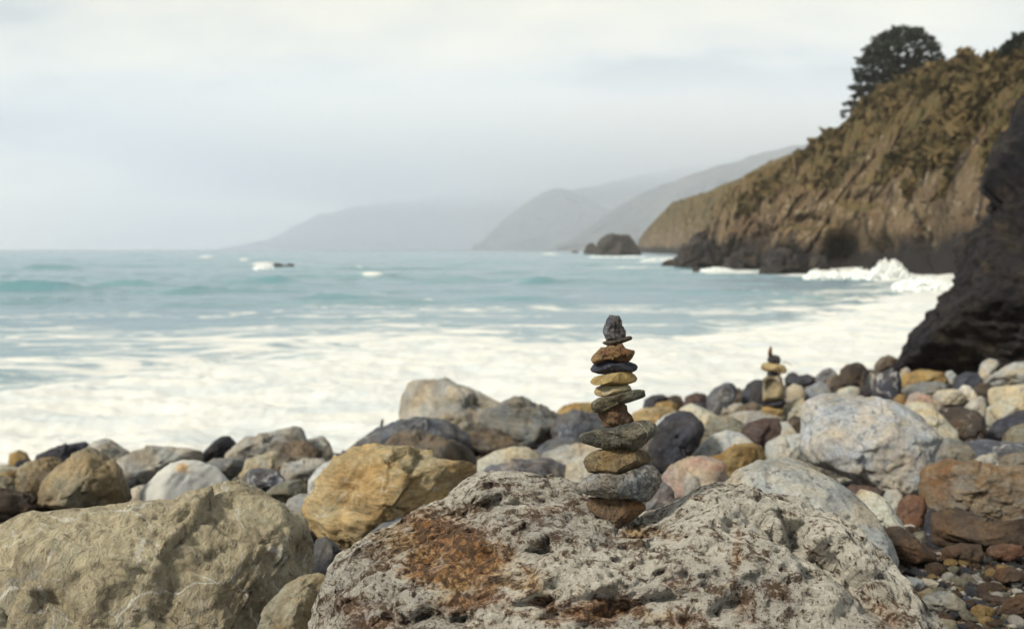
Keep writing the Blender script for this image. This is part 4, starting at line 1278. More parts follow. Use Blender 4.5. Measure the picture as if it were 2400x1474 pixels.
rock(B, 'mustard', 1305, 'mustard sandstone boulder with cracked layers', [(718, 1195), (728, 1172), (748, 1158), (756, 1128), (790, 1085), (830, 1058), (882, 1051), (950, 1060), (1002, 1074), (1062, 1085), (1124, 1095), (1114, 1112), (1084, 1134), (1052, 1164), (1002, 1200), (940, 1230), (900, 1255), (862, 1285), (820, 1296), (770, 1272), (734, 1225)],
     sub=6, full=False, chop=6, strata=1.1, strata_dir=(.22, 1, .2), lean=.3, rough=1.15, center=(900, 1165))
rock(B, 'navy', 1370, 'navy stone low between the tan boulder and the pitted boulder', [(726, 1300), (742, 1264), (762, 1254), (792, 1278), (810, 1310), (800, 1350), (750, 1362)], chop=5)
rock(B, 'greysmooth', 1340, 'smooth pale grey stone in front of the mustard boulder', [(848, 1290), (856, 1248), (870, 1222), (894, 1203), (932, 1189), (962, 1187), (990, 1196), (1010, 1240), (960, 1290), (900, 1310)], chop=2, rough=.5)
st = [(0, 0), (.004, .07), (.002, .15)]
stick_p = [EYE + rays([(x, y)])[0] * 15.6 for x, y in ((890, 1020), (893, 1003), (895, 991), (897, 982))]
V, Fc = tube(stick_p, [.022, .02, .022, .016])
link('driftwood_stick', mesh_from('driftwood_stick', V - stick_p[0], Fc, M['bark']), stick_p[0], 'short dark stick standing up behind the navy boulder', 'stick')

# ------------------------------------------------------------------ orange spot on the white stone
t = NT('white_rock_with_orange_spot')
v = t.objvec(False)
pc = np.array(spot.location)
sd = rays([(428, 1093)])[0]
hit = None
bv = BVHTree.FromPolygons([tuple(np.array(x.co) + pc) for x in spot.data.vertices], [tuple(p.vertices) for p in spot.data.polygons])
loc, *_ = bv.ray_cast(Vector(EYE), Vector(sd))
lp = (np.array(loc) - pc) if loc else np.zeros(3)
dv = t.new('ShaderNodeVectorMath', operation='DISTANCE')
t.L.new(v, dv.inputs[0])
dv.inputs[1].default_value = lp
nn = t.noise(v, 14, 4, .6)
msk = t.step(t.math('ADD', dv.outputs['Value'], t.math('MULTIPLY', t.math('SUBTRACT', nn, .5), .07)), .058, .03)
n1 = t.noise(v, 2.2, 7, .6)
base = t.mix(t.step(n1, .35, .65), lin((222, 220, 208), K), lin((192, 192, 188), K))
t.surface(t.mix(t.math('MULTIPLY', msk, .85), base, lin((222, 170, 104), K)), .85, t.bump(t.noise(v, 12, 6, .65), .4, .012), .2)
spot.data.materials[0] = t.m
# ------------------------------------------------------------------ the two near boulders
def carver(lines, holes, gouge=1.0, pits=0.0, ridges=None, seed=0):
    """grooves, hollows and pits cut into the near face of a boulder"""
    def f(W_, s, X, D, dist):
        pp = project(W_)
        front = smooth(-.25, .15, s[:, 2])
        push = np.zeros(len(W_))
        wob = 10 * fbm(W_ * 9 + seed, 3)
        for pts, wd, dep in lines:
            P = np.asarray(pts, float)
            dmin = np.full(len(W_), 1e9)
            tt = np.zeros(len(W_))
            L = len(P) - 1
            for i in range(L):
                a, b = P[i], P[i + 1]
                ab = b - a
                t_ = np.clip(((pp - a) @ ab) / (ab @ ab), 0, 1)
                d_ = np.linalg.norm(pp - a - t_[:, None] * ab, axis=1)
                m_ = d_ < dmin
                dmin[m_] = d_[m_]
                tt[m_] = (i + t_[m_]) / L
            taper = np.clip(np.minimum(tt, 1 - tt) * 6, .25, 1)
            g = np.exp(-((np.maximum(dmin + wob * .5, 0)) / (wd * taper)) ** 2)
            push += gouge * dep * taper * g
        for (x, y, ra, rb, ang, dep) in holes:
            c_, s_ = math.cos(R(ang)), math.sin(R(ang))
            dx, dy = pp[:, 0] - x + wob * .4, pp[:, 1] - y + wob * .3
            q = ((dx * c_ + dy * s_) / ra) ** 2 + ((-dx * s_ + dy * c_) / rb) ** 2
            push += gouge * dep * np.exp(-q ** 1.5)
        if ridges:
            for (sc, amp, dirv, st_) in ridges:
                dv = np.asarray(dirv, float)
                dv /= np.linalg.norm(dv)
                al = W_ @ dv
                Qs = W_ * sc + dv * (al * sc * st_)[:, None]
                push += amp * (.3 - fbm(Qs + seed, 4, .58, True))
        if pits:
            n = perlin(W_ * 62 + seed)
            n2 = perlin(W_ * 26 + seed)
            push += pits * np.maximum(n - .28, 0) * 1.6 + pits * 1.5 * np.maximum(n2 - .36, 0) * 1.8
            push += .0035 * fbm(W_ * 90 + seed, 2)
        return W_ + D * (push * front)[:, None]
    return f


def stains(W_, spots, seed):
    pp = project(W_)
    out = np.zeros(len(W_))
    for (x, y, ra, rb, ang, a) in spots:
        c_, s_ = math.cos(R(ang)), math.sin(R(ang))
        dx, dy = pp[:, 0] - x, pp[:, 1] - y
        q = ((dx * c_ + dy * s_) / ra) ** 2 + ((-dx * s_ + dy * c_) / rb) ** 2
        out = np.maximum(out, a * np.exp(-q))
    return out * np.clip(.85 + .8 * fbm(W_ * 7 + seed, 3), .2, 1.3)


def hero():
    poly = [(752, 1560), (764, 1474), (768, 1410), (784, 1336), (800, 1316), (824, 1293), (862, 1263), (904, 1246), (950, 1219), (985, 1195), (1012, 1182), (1034, 1176),
            (1050, 1154), (1086, 1124), (1112, 1110), (1150, 1104), (1192, 1109), (1260, 1118), (1300, 1128), (1340, 1140), (1372, 1160), (1404, 1180), (1440, 1199),
            (1500, 1206), (1556, 1194), (1600, 1174), (1640, 1156), (1690, 1142), (1722, 1145), (1770, 1166), (1800, 1180), (1812, 1178), (1850, 1192), (1880, 1206), (1904, 1222),
            (1962, 1240), (2012, 1282), (2052, 1322), (2092, 1384), (2122, 1432), (2152, 1476), (2192, 1560), (2200, 1700), (2100, 1830), (1400, 1880), (900, 1830), (770, 1690)]
    lines = [([(985, 1200), (1060, 1210), (1120, 1196), (1180, 1182), (1290, 1168), (1385, 1158)], 17, .045),
             ([(1110, 1195), (1170, 1160), (1220, 1140)], 9, .02),
             ([(1275, 1250), (1282, 1270), (1276, 1292), (1240, 1290)], 6, .04),
             ([(770, 1430), (820, 1408), (880, 1412), (940, 1398)], 7, .03),
             ([(850, 1462), (900, 1448), (960, 1450), (1010, 1436), (1050, 1456), (1090, 1452), (1120, 1440)], 10, .05),
             ([(1130, 1432), (1200, 1420), (1260, 1404), (1330, 1398)], 8, .03),
             ([(960, 1380), (1010, 1366), (1040, 1378), (1090, 1384)], 7, .025),
             ([(1830, 1200), (1870, 1240), (1890, 1290), (1950, 1318), (2010, 1368), (2060, 1420), (2100, 1474)], 24, .12),
             ([(1800, 1262), (1850, 1272), (1885, 1292)], 10, .05),
             ([(1780, 1205), (1790, 1232), (1830, 1268)], 8, .03),
             ([(1690, 1150), (1740, 1190), (1770, 1215), (1800, 1262)], 12, .025),
             ([(1640, 1385), (1668, 1360), (1690, 1345)], 7, .02),
             ([(1660, 1450), (1690, 1420), (1730, 1410)], 8, .03),
             ([(1390, 1398), (1430, 1398), (1470, 1410), (1440, 1430), (1400, 1440)], 18, .045),
             ([(1440, 1440), (1520, 1404), (1600, 1398)], 8, .04),
             ([(1610, 1440), (1600, 1474)], 10, .03),
             ([(1500, 1246), (1540, 1252), (1592, 1262), (1600, 1262)], 9, .03),
             ([(1230, 1400), (1290, 1420), (1310, 1450)], 14, .05)]
    holes = [(1226, 1233, 11, 6, -50, .04), (1030, 1247, 6, 5, 0, .02), (1076, 1341, 7, 5, 0, .02), (1020, 1262, 8, 8, 0, .02), (1300, 1262, 10, 6, 0, .02),
             (1262, 1288, 26, 7, -5, .04), (1080, 1448, 26, 9, -10, .05), (985, 1446, 20, 6, 0, .03), (1900, 1350, 30, 14, 35, .05), 
             (1830, 1250, 26, 14, 20, .05), (1440, 1412, 30, 12, 0, .02), (1330, 1440, 50, 16, -10, .04), (940, 1465, 50, 10, -8, .04)]
    car = carver(lines, holes, pits=.016, gouge=1.25, ridges=[(3.0, .045, (-.42, .25, .85), 2.6), (8.0, .026, (-.5, .2, .8), 1.8), (18.0, .022, (-.5, .2, .8), 1.2), (46.0, .009, (-.5, .2, .8), .5)], seed=4.2)
    V, Fc, Pc = rock_shape(poly, 2.95, 7, thick=.95, rough=.75, chop=4, lean=.44, seed=77, round_=.4, facet=.5, focus=((0, .5, .85), .6), center=(1450, 1540), carve=car, fine=1.3, chopd=(.75, .9))
    W_ = V + Pc
    rust = stains(W_, [(1060, 1270, 130, 52, 22, 1.0), (1000, 1340, 120, 40, 15, .9), (1130, 1290, 90, 40, 30, .7), (1390, 1430, 110, 34, -6, .95), (820, 1420, 60, 40, 0, .65),
                       (1090, 1410, 140, 26, -8, .75), (1560, 1250, 60, 22, 15, .55), (1580, 1360, 40, 40, 0, .6), (1725, 1300, 14, 90, 5, .6), (1745, 1430, 40, 50, 0, .55),
                       (1820, 1380, 34, 40, 0, .5), (1480, 1255, 60, 18, 0, .6), (1300, 1190, 110, 20, -10, .45), (1220, 1150, 90, 22, 10, .4), (2080, 1440, 60, 40, 40, .6), (1590, 1455, 60, 30, 0, .6),
                       (880, 1460, 90, 20, -10, .6), (1300, 1330, 60, 40, 20, .3), (1080, 1310, 260, 110, 15, .62), (1650, 1380, 300, 110, 10, .12)], 3.0)
    yel = stains(W_, [(1060, 1300, 220, 80, 20, .9), (1090, 1400, 160, 26, -8, .6), (1400, 1440, 130, 26, -5, .6), (1700, 1330, 30, 100, 5, .4), (1000, 1350, 80, 30, 10, 1.0), (1080, 1375, 60, 18, 0, .9), (1500, 1252, 70, 18, 0, .7), (1540, 1440, 50, 24, 0, .6), (1030, 1290, 60, 30, 10, .6)], 6.0)
    t = NT('pitted_granite')
    v = t.objvec(False)
    KH = 1.0
    st = t.mapping(v, (1.0, 1.0, 2.0), (0, R(18), 0))
    n1 = t.noise(st, 3.4, 8, .65, .6)
    n2 = t.noise(st, 13, 9, .74, .7)
    n3 = t.noise(v, 46, 7, .74)
    n4 = t.noise(v, 150, 4, .7)
    ru, ye = t.attr('rust'), t.attr('yellow')
    col = t.mix(t.step(n1, .40, .60), lin((240, 232, 212), KH), lin((206, 199, 186), KH))
    col = t.mix(t.math('MULTIPLY', t.step(n2, .50, .60), .75), col, lin((238, 228, 206), KH))
    # iron staining, strongest where the stone is porous
    ymask = t.step(t.math('ADD', ye, t.math('MULTIPLY', t.math('SUBTRACT', n2, .5), 2.2)), .16, .8)
    col = t.mix(t.math('MULTIPLY', ymask, .8), col, lin((232, 178, 78), KH))
    rm = t.math('ADD', t.math('MULTIPLY', ru, 1.0), t.math('ADD', t.math('MULTIPLY', t.math('SUBTRACT', n2, .5), 1.8), t.math('MULTIPLY', t.math('SUBTRACT', n3, .5), 2.4)))
    rmask = t.step(rm, .0, .62)
    rc = t.mix(t.step(n3, .40, .60), lin((208, 124, 42), KH), lin((104, 58, 34), KH))
    col = t.mix(t.math('MULTIPLY', rmask, .85), col, rc)
    # dark porous weathering crust between pale quartz
    por = t.math('ADD', t.math('MULTIPLY', n2, .55), t.math('MULTIPLY', n3, .45))
    por = t.math('ADD', por, t.math('MULTIPLY', t.math('SUBTRACT', n1, .5), .22))
    pc = t.mix(n1, lin((124, 86, 54), KH), lin((92, 78, 66), KH))
    col = t.mix(t.math('MULTIPLY', t.step(t.math('ADD', por, t.math('MULTIPLY', ru, .05)), .50, .57), .85), col, pc)
    col = t.mix(t.math('MULTIPLY', t.step(n3, .58, .64), .85), col, lin((66, 56, 50), KH))
    col = t.mix(t.math('MULTIPLY', t.step(n4, .60, .66), .75), col, lin((50, 44, 44), KH))
    vv_ = t.voro(v, 95)
    col = t.mix(t.math('MULTIPLY', t.step(vv_, .26, .14), t.math('MULTIPLY', t.step(n1, .46, .54), .9)), col, lin((40, 35, 36), KH))
    g = t.math('MULTIPLY_ADD', n4, 1.0, .52)
    gm = t.new('ShaderNodeCombineXYZ')
    for i in range(3):
        t.L.new(g, gm.inputs[i])
    col = t.mix(1.0, col, gm.outputs[0], 'MULTIPLY')
    h = t.math('ADD', t.math('MULTIPLY', n3, 1.2), t.math('MULTIPLY', n4, .45))
    h = t.math('ADD', h, t.math('MULTIPLY', n2, 2.0))
    t.surface(col, .88, t.bump(h, 1.0, .03), .25)
    me = mesh_from('boulder', V, Fc, t.m, attrs={'rust': rust, 'yellow': yel})
    return link('boulder', me, Pc, 'big pitted pale boulder with rusty patches that carries the tall cairn', 'rock', GROUP)


HERO = hero()


def tan_boulder():
    poly = [(-90, 1420), (-70, 1300), (-30, 1250), (0, 1226), (42, 1203), (76, 1194), (90, 1204), (130, 1196), (182, 1189), (240, 1184), (312, 1167), (332, 1170), (400, 1172),
            (420, 1164), (434, 1152), (470, 1144), (500, 1135), (530, 1126), (562, 1116), (588, 1118), (602, 1130), (622, 1142), (662, 1168), (702, 1202), (736, 1236), (748, 1260),
            (746, 1300), (738, 1340), (722, 1380), (710, 1460), (690, 1560), (560, 1640), (100, 1640), (-80, 1560)]
    lines = [([(208, 1205), (206, 1240), (214, 1290)], 6, .02), ([(520, 1180), (500, 1260), (492, 1330)], 5, .012), ([(455, 1175), (440, 1200), (425, 1240)], 10, .03),
             ([(62, 1395), (120, 1400), (170, 1440), (200, 1474)], 13, .06), ([(620, 1210), (590, 1300), (540, 1380)], 6, .015), ([(360, 1200), (370, 1250), (350, 1330)], 7, .015),
             ([(460, 1330), (470, 1360), (520, 1290)], 6, .02), ([(690, 1260), (700, 1310), (690, 1350)], 14, .06), ([(230, 1310), (225, 1340), (205, 1390)], 8, .018)]
    holes = [(720, 1300, 30, 60, 0, .07), (400, 1225, 34, 16, 10, .03), (30, 1250, 40, 18, -30, .03), (350, 1225, 20, 10, 20, .02), (110, 1420, 50, 22, 25, .03)]
    car = carver(lines, holes, pits=.006, gouge=.7, ridges=[(2.4, .014, (.86, .1, .38), 1.4), (6.0, .015, (.8, .1, .5), .9), (15.0, .016, (.9, .1, .3), .9), (36.0, .008, (.9, .1, .3), .5)], seed=8.7)
    V, Fc, Pc = rock_shape(poly, 3.75, 6, thick=.75, rough=.7, chop=10, lean=.55, seed=31, round_=.5, facet=1.2, crack=1.2, focus=((0, .4, .9), .55), carve=car, fine=1.4, center=(350, 1420), chopd=(.66, .82))
    t = NT('tan_fractured_rock')
    v = t.objvec(False)
    KT = K * 1.28
    st = t.mapping(v, (1.3, 1.0, .85), (0, R(-16), 0))
    n1 = t.noise(v, 2.2, 8, .62, .5)
    n2 = t.noise(st, 6, 8, .66, .7)
    n3 = t.noise(st, 22, 7, .7, .4)
    col = t.mix(t.step(n1, .36, .62), lin((214, 197, 154), KT), lin((182, 164, 126), KT))
    col = t.mix(t.math('MULTIPLY', t.step(n2, .50, .64), .7), col, lin((192, 182, 150), KT))
    col = t.mix(t.math('MULTIPLY', t.step(n2, .46, .36), .6), col, lin((118, 102, 78), KT))
    col = t.mix(t.math('MULTIPLY', t.step(t.noise(v, 3.1, 5, .6), .56, .7), .6), col, lin((134, 108, 76), KT))
    nv = t.noise(t.mapping(v, (1.8, 1, .8), (0, R(-14), 0)), 2.6, 6, .6, 1.2)
    line = t.math('SUBTRACT', 1.0, t.step(t.math('ABSOLUTE', t.math('SUBTRACT', nv, .5)), 0.0, .02))
    col = t.mix(t.math('MULTIPLY', line, t.math('MULTIPLY', t.step(n1, .45, .6), .6)), col, lin((206, 200, 180), KT))
    col = t.mix(t.math('MULTIPLY', t.step(n3, .55, .64), .7), col, lin((88, 78, 66), KT))
    col = t.mix(t.math('MULTIPLY', t.step(t.noise(v, 5, 5, .6), .64, .7), .5), col, lin((140, 142, 146), KT))
    wv = t.new('ShaderNodeVectorMath', operation='ADD')
    t.L.new(st, wv.inputs[0])
    nd = t.new('ShaderNodeTexNoise')
    nd.inputs['Scale'].default_value = 4.0
    nd.inputs['Detail'].default_value = 5
    t.L.new(v, nd.inputs['Vector'])
    sc_ = t.new('ShaderNodeVectorMath', operation='SCALE')
    sc_.inputs['Scale'].default_value = .35
    t.L.new(nd.outputs['Color'], sc_.inputs[0])
    t.L.new(sc_.outputs[0], wv.inputs[1])
    ck = t.voro(wv.outputs[0], 7.0, 'DISTANCE_TO_EDGE')
    crk = t.math('MULTIPLY', t.step(ck, .016, .003), t.step(n1, .50, .62))
    col = t.mix(t.math('MULTIPLY', crk, .5), col, lin((74, 64, 52), KT))
    ck2 = t.voro(wv.outputs[0], 2.4, 'DISTANCE_TO_EDGE')
    vn = t.math('MULTIPLY', t.step(ck2, .022, .006), t.step(n2, .42, .54))
    col = t.mix(t.math('MULTIPLY', vn, .8), col, lin((226, 220, 204), KT))
    gg = t.math('MULTIPLY_ADD', n3, 1.7, .15)
    gm = t.new('ShaderNodeCombineXYZ')
    for i in range(3):
        t.L.new(gg, gm.inputs[i])
    col = t.mix(1.0, col, gm.outputs[0], 'MULTIPLY')
    h = t.math('ADD', t.math('MULTIPLY', n2, 1.8), t.math('MULTIPLY', n3, 1.2))
    h = t.math('SUBTRACT', h, t.math('MULTIPLY', crk, .5))
    t.surface(col, .88, t.bump(h, 1.0, .035), .2)
    link('boulder', mesh_from('boulder', V, Fc, t.m), Pc, 'big tan boulder with a cracked and ribbed face filling the near corner', 'rock', GROUP)


tan_boulder()
rock('boulder', 'tan', 1660, 'rounded tan rock wedged between the big tan boulder and the pitted boulder',
     [(596, 1500), (622, 1430), (660, 1376), (702, 1352), (746, 1344), (772, 1360), (776, 1440), (770, 1560), (700, 1640), (610, 1600)], sub=6, full=False, hd=3.25, chop=6, rough=1.3)

# ------------------------------------------------------------------ the tall cairn
hb = BVHTree.FromPolygons([tuple(np.array(x.co) + np.array(HERO.location)) for x in HERO.data.vertices], [tuple(p.vertices) for p in HERO.data.polygons])
hl, *_ = hb.ray_cast(Vector(EYE), Vector(rays([(1452, 1238)])[0]))
CAIRN = math.hypot(hl.x, hl.y) + .035
cam_d.dof.focus_distance = CAIRN / math.cos(R(12))
sc6 = lambda p: [(1350 + x * .17637, 700 + y * .17637) for x, y in p]
sc7 = lambda p: [(1330 + x * .217, 940 + y * .217) for x, y in p]
CG = 'stones balanced in the tall cairn'


def crock(name, c, speckc=None, veinc=None, stainc=None, fine=160, scale=9, bump=.7, amt=.5, vein_w=.015, rough=.75, dark=None, strat=None):
    return rock_mat(name, c[0], c[1], c[2] if len(c) > 2 else None, scale, fine,
                    stain=(stainc, amt, scale * .9) if stainc else None, speck=(speckc, .5, fine * .7) if speckc else None,
                    vein=(veinc, vein_w, scale * .35) if veinc else None, rough=rough, bump=bump, bdist=.006, spec=.35, strat=strat)


CM = {
    1: crock('rusty_schist', ((142, 112, 83), (110, 85, 67), (167, 137, 99)), (83, 65, 54), None, (198, 137, 65), amt=.7, strat=((2.5, 1, .7), (0, R(25), 0)), rough=.55),
    2: crock('grey_white_granite', ((151, 151, 149), (108, 109, 109), (203, 203, 198)), (65, 65, 65), None, (212, 212, 210), amt=.45),
    3: crock('brown_sandstone', ((160, 133, 85), (131, 106, 70), (185, 158, 99)), (94, 76, 54), (101, 79, 58), (146, 103, 65), amt=.4, vein_w=.008),
    4: crock('veined_grey_stone', ((133, 131, 115), (101, 100, 90), (167, 163, 142)), (63, 62, 56), (232, 225, 198), None, vein_w=.007),
    5: crock('rusty_brown_block', ((160, 115, 72), (126, 85, 58), (180, 140, 85)), (90, 65, 49), None, (176, 108, 56), amt=.5),
    6: crock('speckled_olive_stone', ((131, 125, 99), (97, 92, 74), (171, 164, 124)), (65, 61, 49), None, None),
    7: crock('light_tan_stone', ((207, 185, 131), (178, 155, 106)), None, None, (153, 126, 81), amt=.3, bump=.4),
    8: crock('golden_tan_stone', ((203, 169, 85), (171, 137, 67), (219, 189, 110)), None, None, (131, 101, 58), amt=.35, bump=.45),
    9: crock('blue_black_stone', ((67, 70, 90), (49, 50, 65), (106, 110, 133)), None, None, None, bump=.5, rough=.5),
    10: crock('rust_orange_stone', ((187, 146, 85), (144, 99, 61), (210, 171, 103)), (85, 61, 47), None, (169, 94, 54), amt=.55),
    11: crock('grey_brown_slab', ((124, 112, 92), (94, 85, 72)), (67, 61, 51), None, None),
    12: crock('blue_grey_granite', ((140, 146, 160), (103, 109, 126), (176, 178, 183)), (70, 72, 83), None, (122, 117, 106), amt=.3),
}
CAIRN_STONES = [
    (1, 'rusty brown wedge shaped stone at the foot of the tall cairn', sc7([(212, 1120), (250, 1052), (400, 1040), (600, 1042), (740, 1062), (792, 1102), (842, 1138), (838, 1180), (762, 1234), (664, 1296), (600, 1360), (540, 1400), (490, 1370), (380, 1282), (310, 1240), (250, 1182)]), dict(chop=9, thick=1.0, lean=-.25, rough=1.2, strata=.4)),
    (2, 'big grey white stone second from the bottom of the tall cairn', sc7([(106, 915), (160, 858), (270, 780), (400, 784), (540, 796), (700, 738), (850, 676), (912, 688), (982, 750), (1022, 850), (992, 932), (930, 1022), (862, 1078), (790, 1084), (720, 1066), (560, 1050), (430, 1040), (280, 1018), (160, 988), (128, 950)]), dict(chop=7)),
    (3, 'brown rounded block with a dark crack in the tall cairn', sc7([(174, 650), (200, 598), (270, 552), (400, 508), (520, 494), (650, 497), (760, 518), (852, 558), (904, 612), (882, 658), (780, 704), (650, 764), (540, 804), (440, 798), (330, 780), (225, 768), (184, 700)]), dict(chop=6, chopd=(.72, .9), rough=.7)),
    (4, 'wide flat grey stone with thin white veins in the tall cairn', sc7([(122, 385), (160, 348), (300, 312), (420, 292), (500, 282), (620, 252), (740, 222), (880, 217), (948, 250), (972, 310), (962, 352), (900, 398), (830, 464), (760, 518), (660, 514), (540, 508), (400, 512), (310, 497), (220, 468), (168, 450), (138, 416)]), dict(chop=6)),
    (5, 'rusty brown angular block in the middle of the tall cairn', sc7([(318, 120), (450, 88), (538, 44), (600, 18), (642, 50), (652, 115), (692, 150), (722, 217), (692, 242), (600, 258), (500, 270), (408, 284), (358, 200)]), dict(chop=9, thick=1.1)),
    (6, 'speckled olive grey slab slanting out of the tall cairn', sc6([(198, 1410), (212, 1370), (300, 1318), (450, 1287), (600, 1257), (700, 1222), (800, 1202), (912, 1212), (932, 1290), (912, 1314), (780, 1354), (620, 1396), (500, 1450), (400, 1490), (300, 1512), (244, 1508), (206, 1465)]), dict(chop=5)),
    (7, 'small light tan pebble under the golden stone in the tall cairn', sc6([(238, 1235), (268, 1178), (340, 1147), (500, 1136), (680, 1130), (722, 1162), (742, 1212), (640, 1256), (500, 1286), (370, 1304), (290, 1294), (250, 1268)]), dict(chop=2, rough=.5)),
    (8, 'smooth golden tan stone below the blue black one in the tall cairn', sc6([(185, 1090), (238, 1038), (380, 1006), (500, 981), (620, 961), (722, 966), (792, 1018), (818, 1065), (792, 1104), (700, 1136), (560, 1141), (350, 1150), (228, 1140), (193, 1118)]), dict(chop=3, rough=.55)),
    (9, 'smooth blue black stone in the upper half of the tall cairn', sc6([(185, 935), (228, 878), (320, 832), (430, 801), (560, 821), (690, 836), (792, 868), (821, 905), (803, 948), (740, 980), (600, 971), (420, 1006), (300, 1000), (208, 973)]), dict(chop=5, rough=.7)),
    (10, 'jagged rust orange stone near the top of the tall cairn', sc6([(198, 800), (233, 740), (328, 650), (360, 652), (388, 662), (420, 636), (480, 611), (540, 601), (612, 601), (637, 648), (690, 676), (778, 686), (782, 725), (748, 792), (690, 842), (560, 838), (420, 822), (330, 838), (238, 872)]), dict(chop=9, rough=1.5, round_=1.2)),
    (11, 'thin grey brown slab just under the top stone of the tall cairn', sc6([(345, 580), (400, 556), (560, 526), (722, 493), (751, 515), (738, 548), (600, 596), (520, 620), (430, 627), (368, 604)]), dict(chop=2, rough=.5, thick=1.1)),
    (12, 'pointed blue grey stone on the very top of the tall cairn', sc6([(436, 212), (462, 207), (576, 232), (608, 300), (606, 345), (658, 430), (658, 508), (582, 536), (500, 552), (408, 556), (382, 490), (360, 430), (374, 380), (390, 310)]), dict(chop=7, rough=1.2, thick=.95, round_=1.5)),
]
for k, label, poly, kw in CAIRN_STONES:
    rock('cairn_stone', CM[k], None, label, poly, sub=6 if k in (1, 2, 3, 4) else 5, cat='stone', group=CG, hd=CAIRN + (.01 if k % 2 else 0), full=False,
         **{**dict(lean=0.0, round_=1.0, thick=1.15, fine=1.3, facet=.9 if kw.get('chop', 6) > 4 else .25, crack=.6), **kw})

# ------------------------------------------------------------------ the second cairn, on the tan slab
scz = lambda p: [(1700 + x * .14925, 780 + y * .14925) for x, y in p]
sb = BVHTree.FromPolygons([tuple(np.array(x.co) + np.array(slab2.location)) for x in slab2.data.vertices], [tuple(p.vertices) for p in slab2.data.polygons])
hl2, *_ = sb.ray_cast(Vector(EYE), Vector(rays([(1812, 972)])[0]))
C2 = (math.hypot(hl2.x, hl2.y) + .12) if hl2 else ground_dist(1812, 990)
CG2 = 'stones of the second cairn'


def ring_carve(W_, s, X, D, dist):
    pp = project(W_)
    q = ((pp[:, 0] - 1810) / 17) ** 2 + ((pp[:, 1] - 907) / 19) ** 2
    g = np.exp(-q ** 2.5) * smooth(-.2, .3, s[:, 2])
    return W_ + D * (g * .14)[:, None]


for mat, label, poly, kw in [
    ('ochre', 'ochre block at the foot of the second cairn', scz([(560, 1300), (575, 1170), (640, 1150), (900, 1150), (930, 1200), (905, 1300), (720, 1320)]), dict(chop=6)),
    ('black', 'thin black stone on the ochre block of the second cairn', scz([(580, 1130), (600, 1085), (740, 1060), (920, 1040), (960, 1100), (910, 1160), (740, 1168), (620, 1165)]), dict(chop=3)),
    ('tan', 'tan stone with a deep round hollow in the middle of the second cairn', scz([(585, 1080), (580, 900), (590, 720), (650, 680), (820, 660), (890, 700), (915, 860), (935, 1000), (900, 1055), (740, 1080)]), dict(chop=0, thick=1.0, rough=.6, carve=ring_carve)),
    ('slate', 'dark stone under the wide tan one of the second cairn', scz([(650, 680), (660, 600), (760, 585), (860, 600), (880, 660), (780, 690)]), dict(chop=4)),
    ('mustard', 'wide tan stone in the upper part of the second cairn', scz([(550, 540), (580, 485), (660, 462), (800, 472), (930, 520), (975, 590), (940, 640), (800, 620), (640, 605), (580, 580)]), dict(chop=3)),
    ('slate', 'rounded dark stone near the top of the second cairn', scz([(650, 420), (690, 365), (770, 345), (840, 360), (872, 410), (855, 480), (770, 495), (690, 478)]), dict(chop=3)),
    ('redrock', 'tiny reddish pointed stone on the very top of the second cairn', scz([(672, 380), (670, 290), (690, 235), (715, 205), (735, 240), (732, 290), (745, 360), (700, 385)]), dict(chop=3)),
]:
    rock('cairn_stone', mat, None, label, poly, sub=5, cat='stone', group=CG2, hd=C2, full=False, **{**dict(lean=0.0, thick=1.1), **kw})
for label, pts, rad in (('thin reddish twig hanging down the second cairn', [(1823, 858), (1826, 878), (1830, 895), (1834, 905)], .011),
                        ('thin curved twig sticking out beside the second cairn', [(1832, 850), (1840, 848), (1850, 852), (1857, 858)], .006)):
    d2 = C2 - .16 if 'reddish' in label else C2 - .02
    P = [EYE + rays([p])[0] * (d2 / math.hypot(*rays([p])[0][:2])) for p in pts]
    V, Fc = tube(P, [rad, rad, rad * .9, rad * .6], 6)
    m_ = NT('twig_bark')
    m_.surface(lin((150, 104, 84), K), .9, None, .1)
    link('twig', mesh_from('twig', V - P[0], Fc, m_.m), P[0], label, 'twig')

# ------------------------------------------------------------------ cobbles and gravel in the hollow beside the pitted boulder
def pebble_mesh(seed, sub=3):
    rg = np.random.RandomState(seed)
    s, Fc = ico(sub)
    X = s * np.array([1, rg.uniform(.65, .95), rg.uniform(.4, .7)])
    for _ in range(5):
        nn = rg.normal(size=3)
        nn /= np.linalg.norm(nn)
        d = X @ nn
        X = X - nn * (np.maximum(d - d.max() * rg.uniform(.6, .85), 0) * .9)[:, None]
    X += s * (.08 * fbm(X * 1.6 + seed, 3) + .02 * fbm(X * 6 + seed, 2))[:, None]
    return X, Fc


PB = [('rust', 'rust brown', 'dkrust'), ('grey', 'dark grey', 'slate'), ('pale', 'pale grey', 'pale'), ('tan', 'olive tan', 'olive'), ('ochre', 'ochre', 'ochre'), ('red', 'reddish', 'redrock'), ('white', 'white', 'white')]
PEB = {}
for key, word, mat in PB:
    for j in range(3):
        X, Fc = pebble_mesh(hash_ := (len(PEB) * 13 + 5))
        PEB[(key, j)] = mesh_from('pebble', X, Fc, M[mat])
rg = np.random.RandomState(21)


def gpt(px, py):
    d = rays([(px, py)])[0]
    h = ground_dist(px, py)
    return EYE + d * (h / math.hypot(d[0], d[1]))


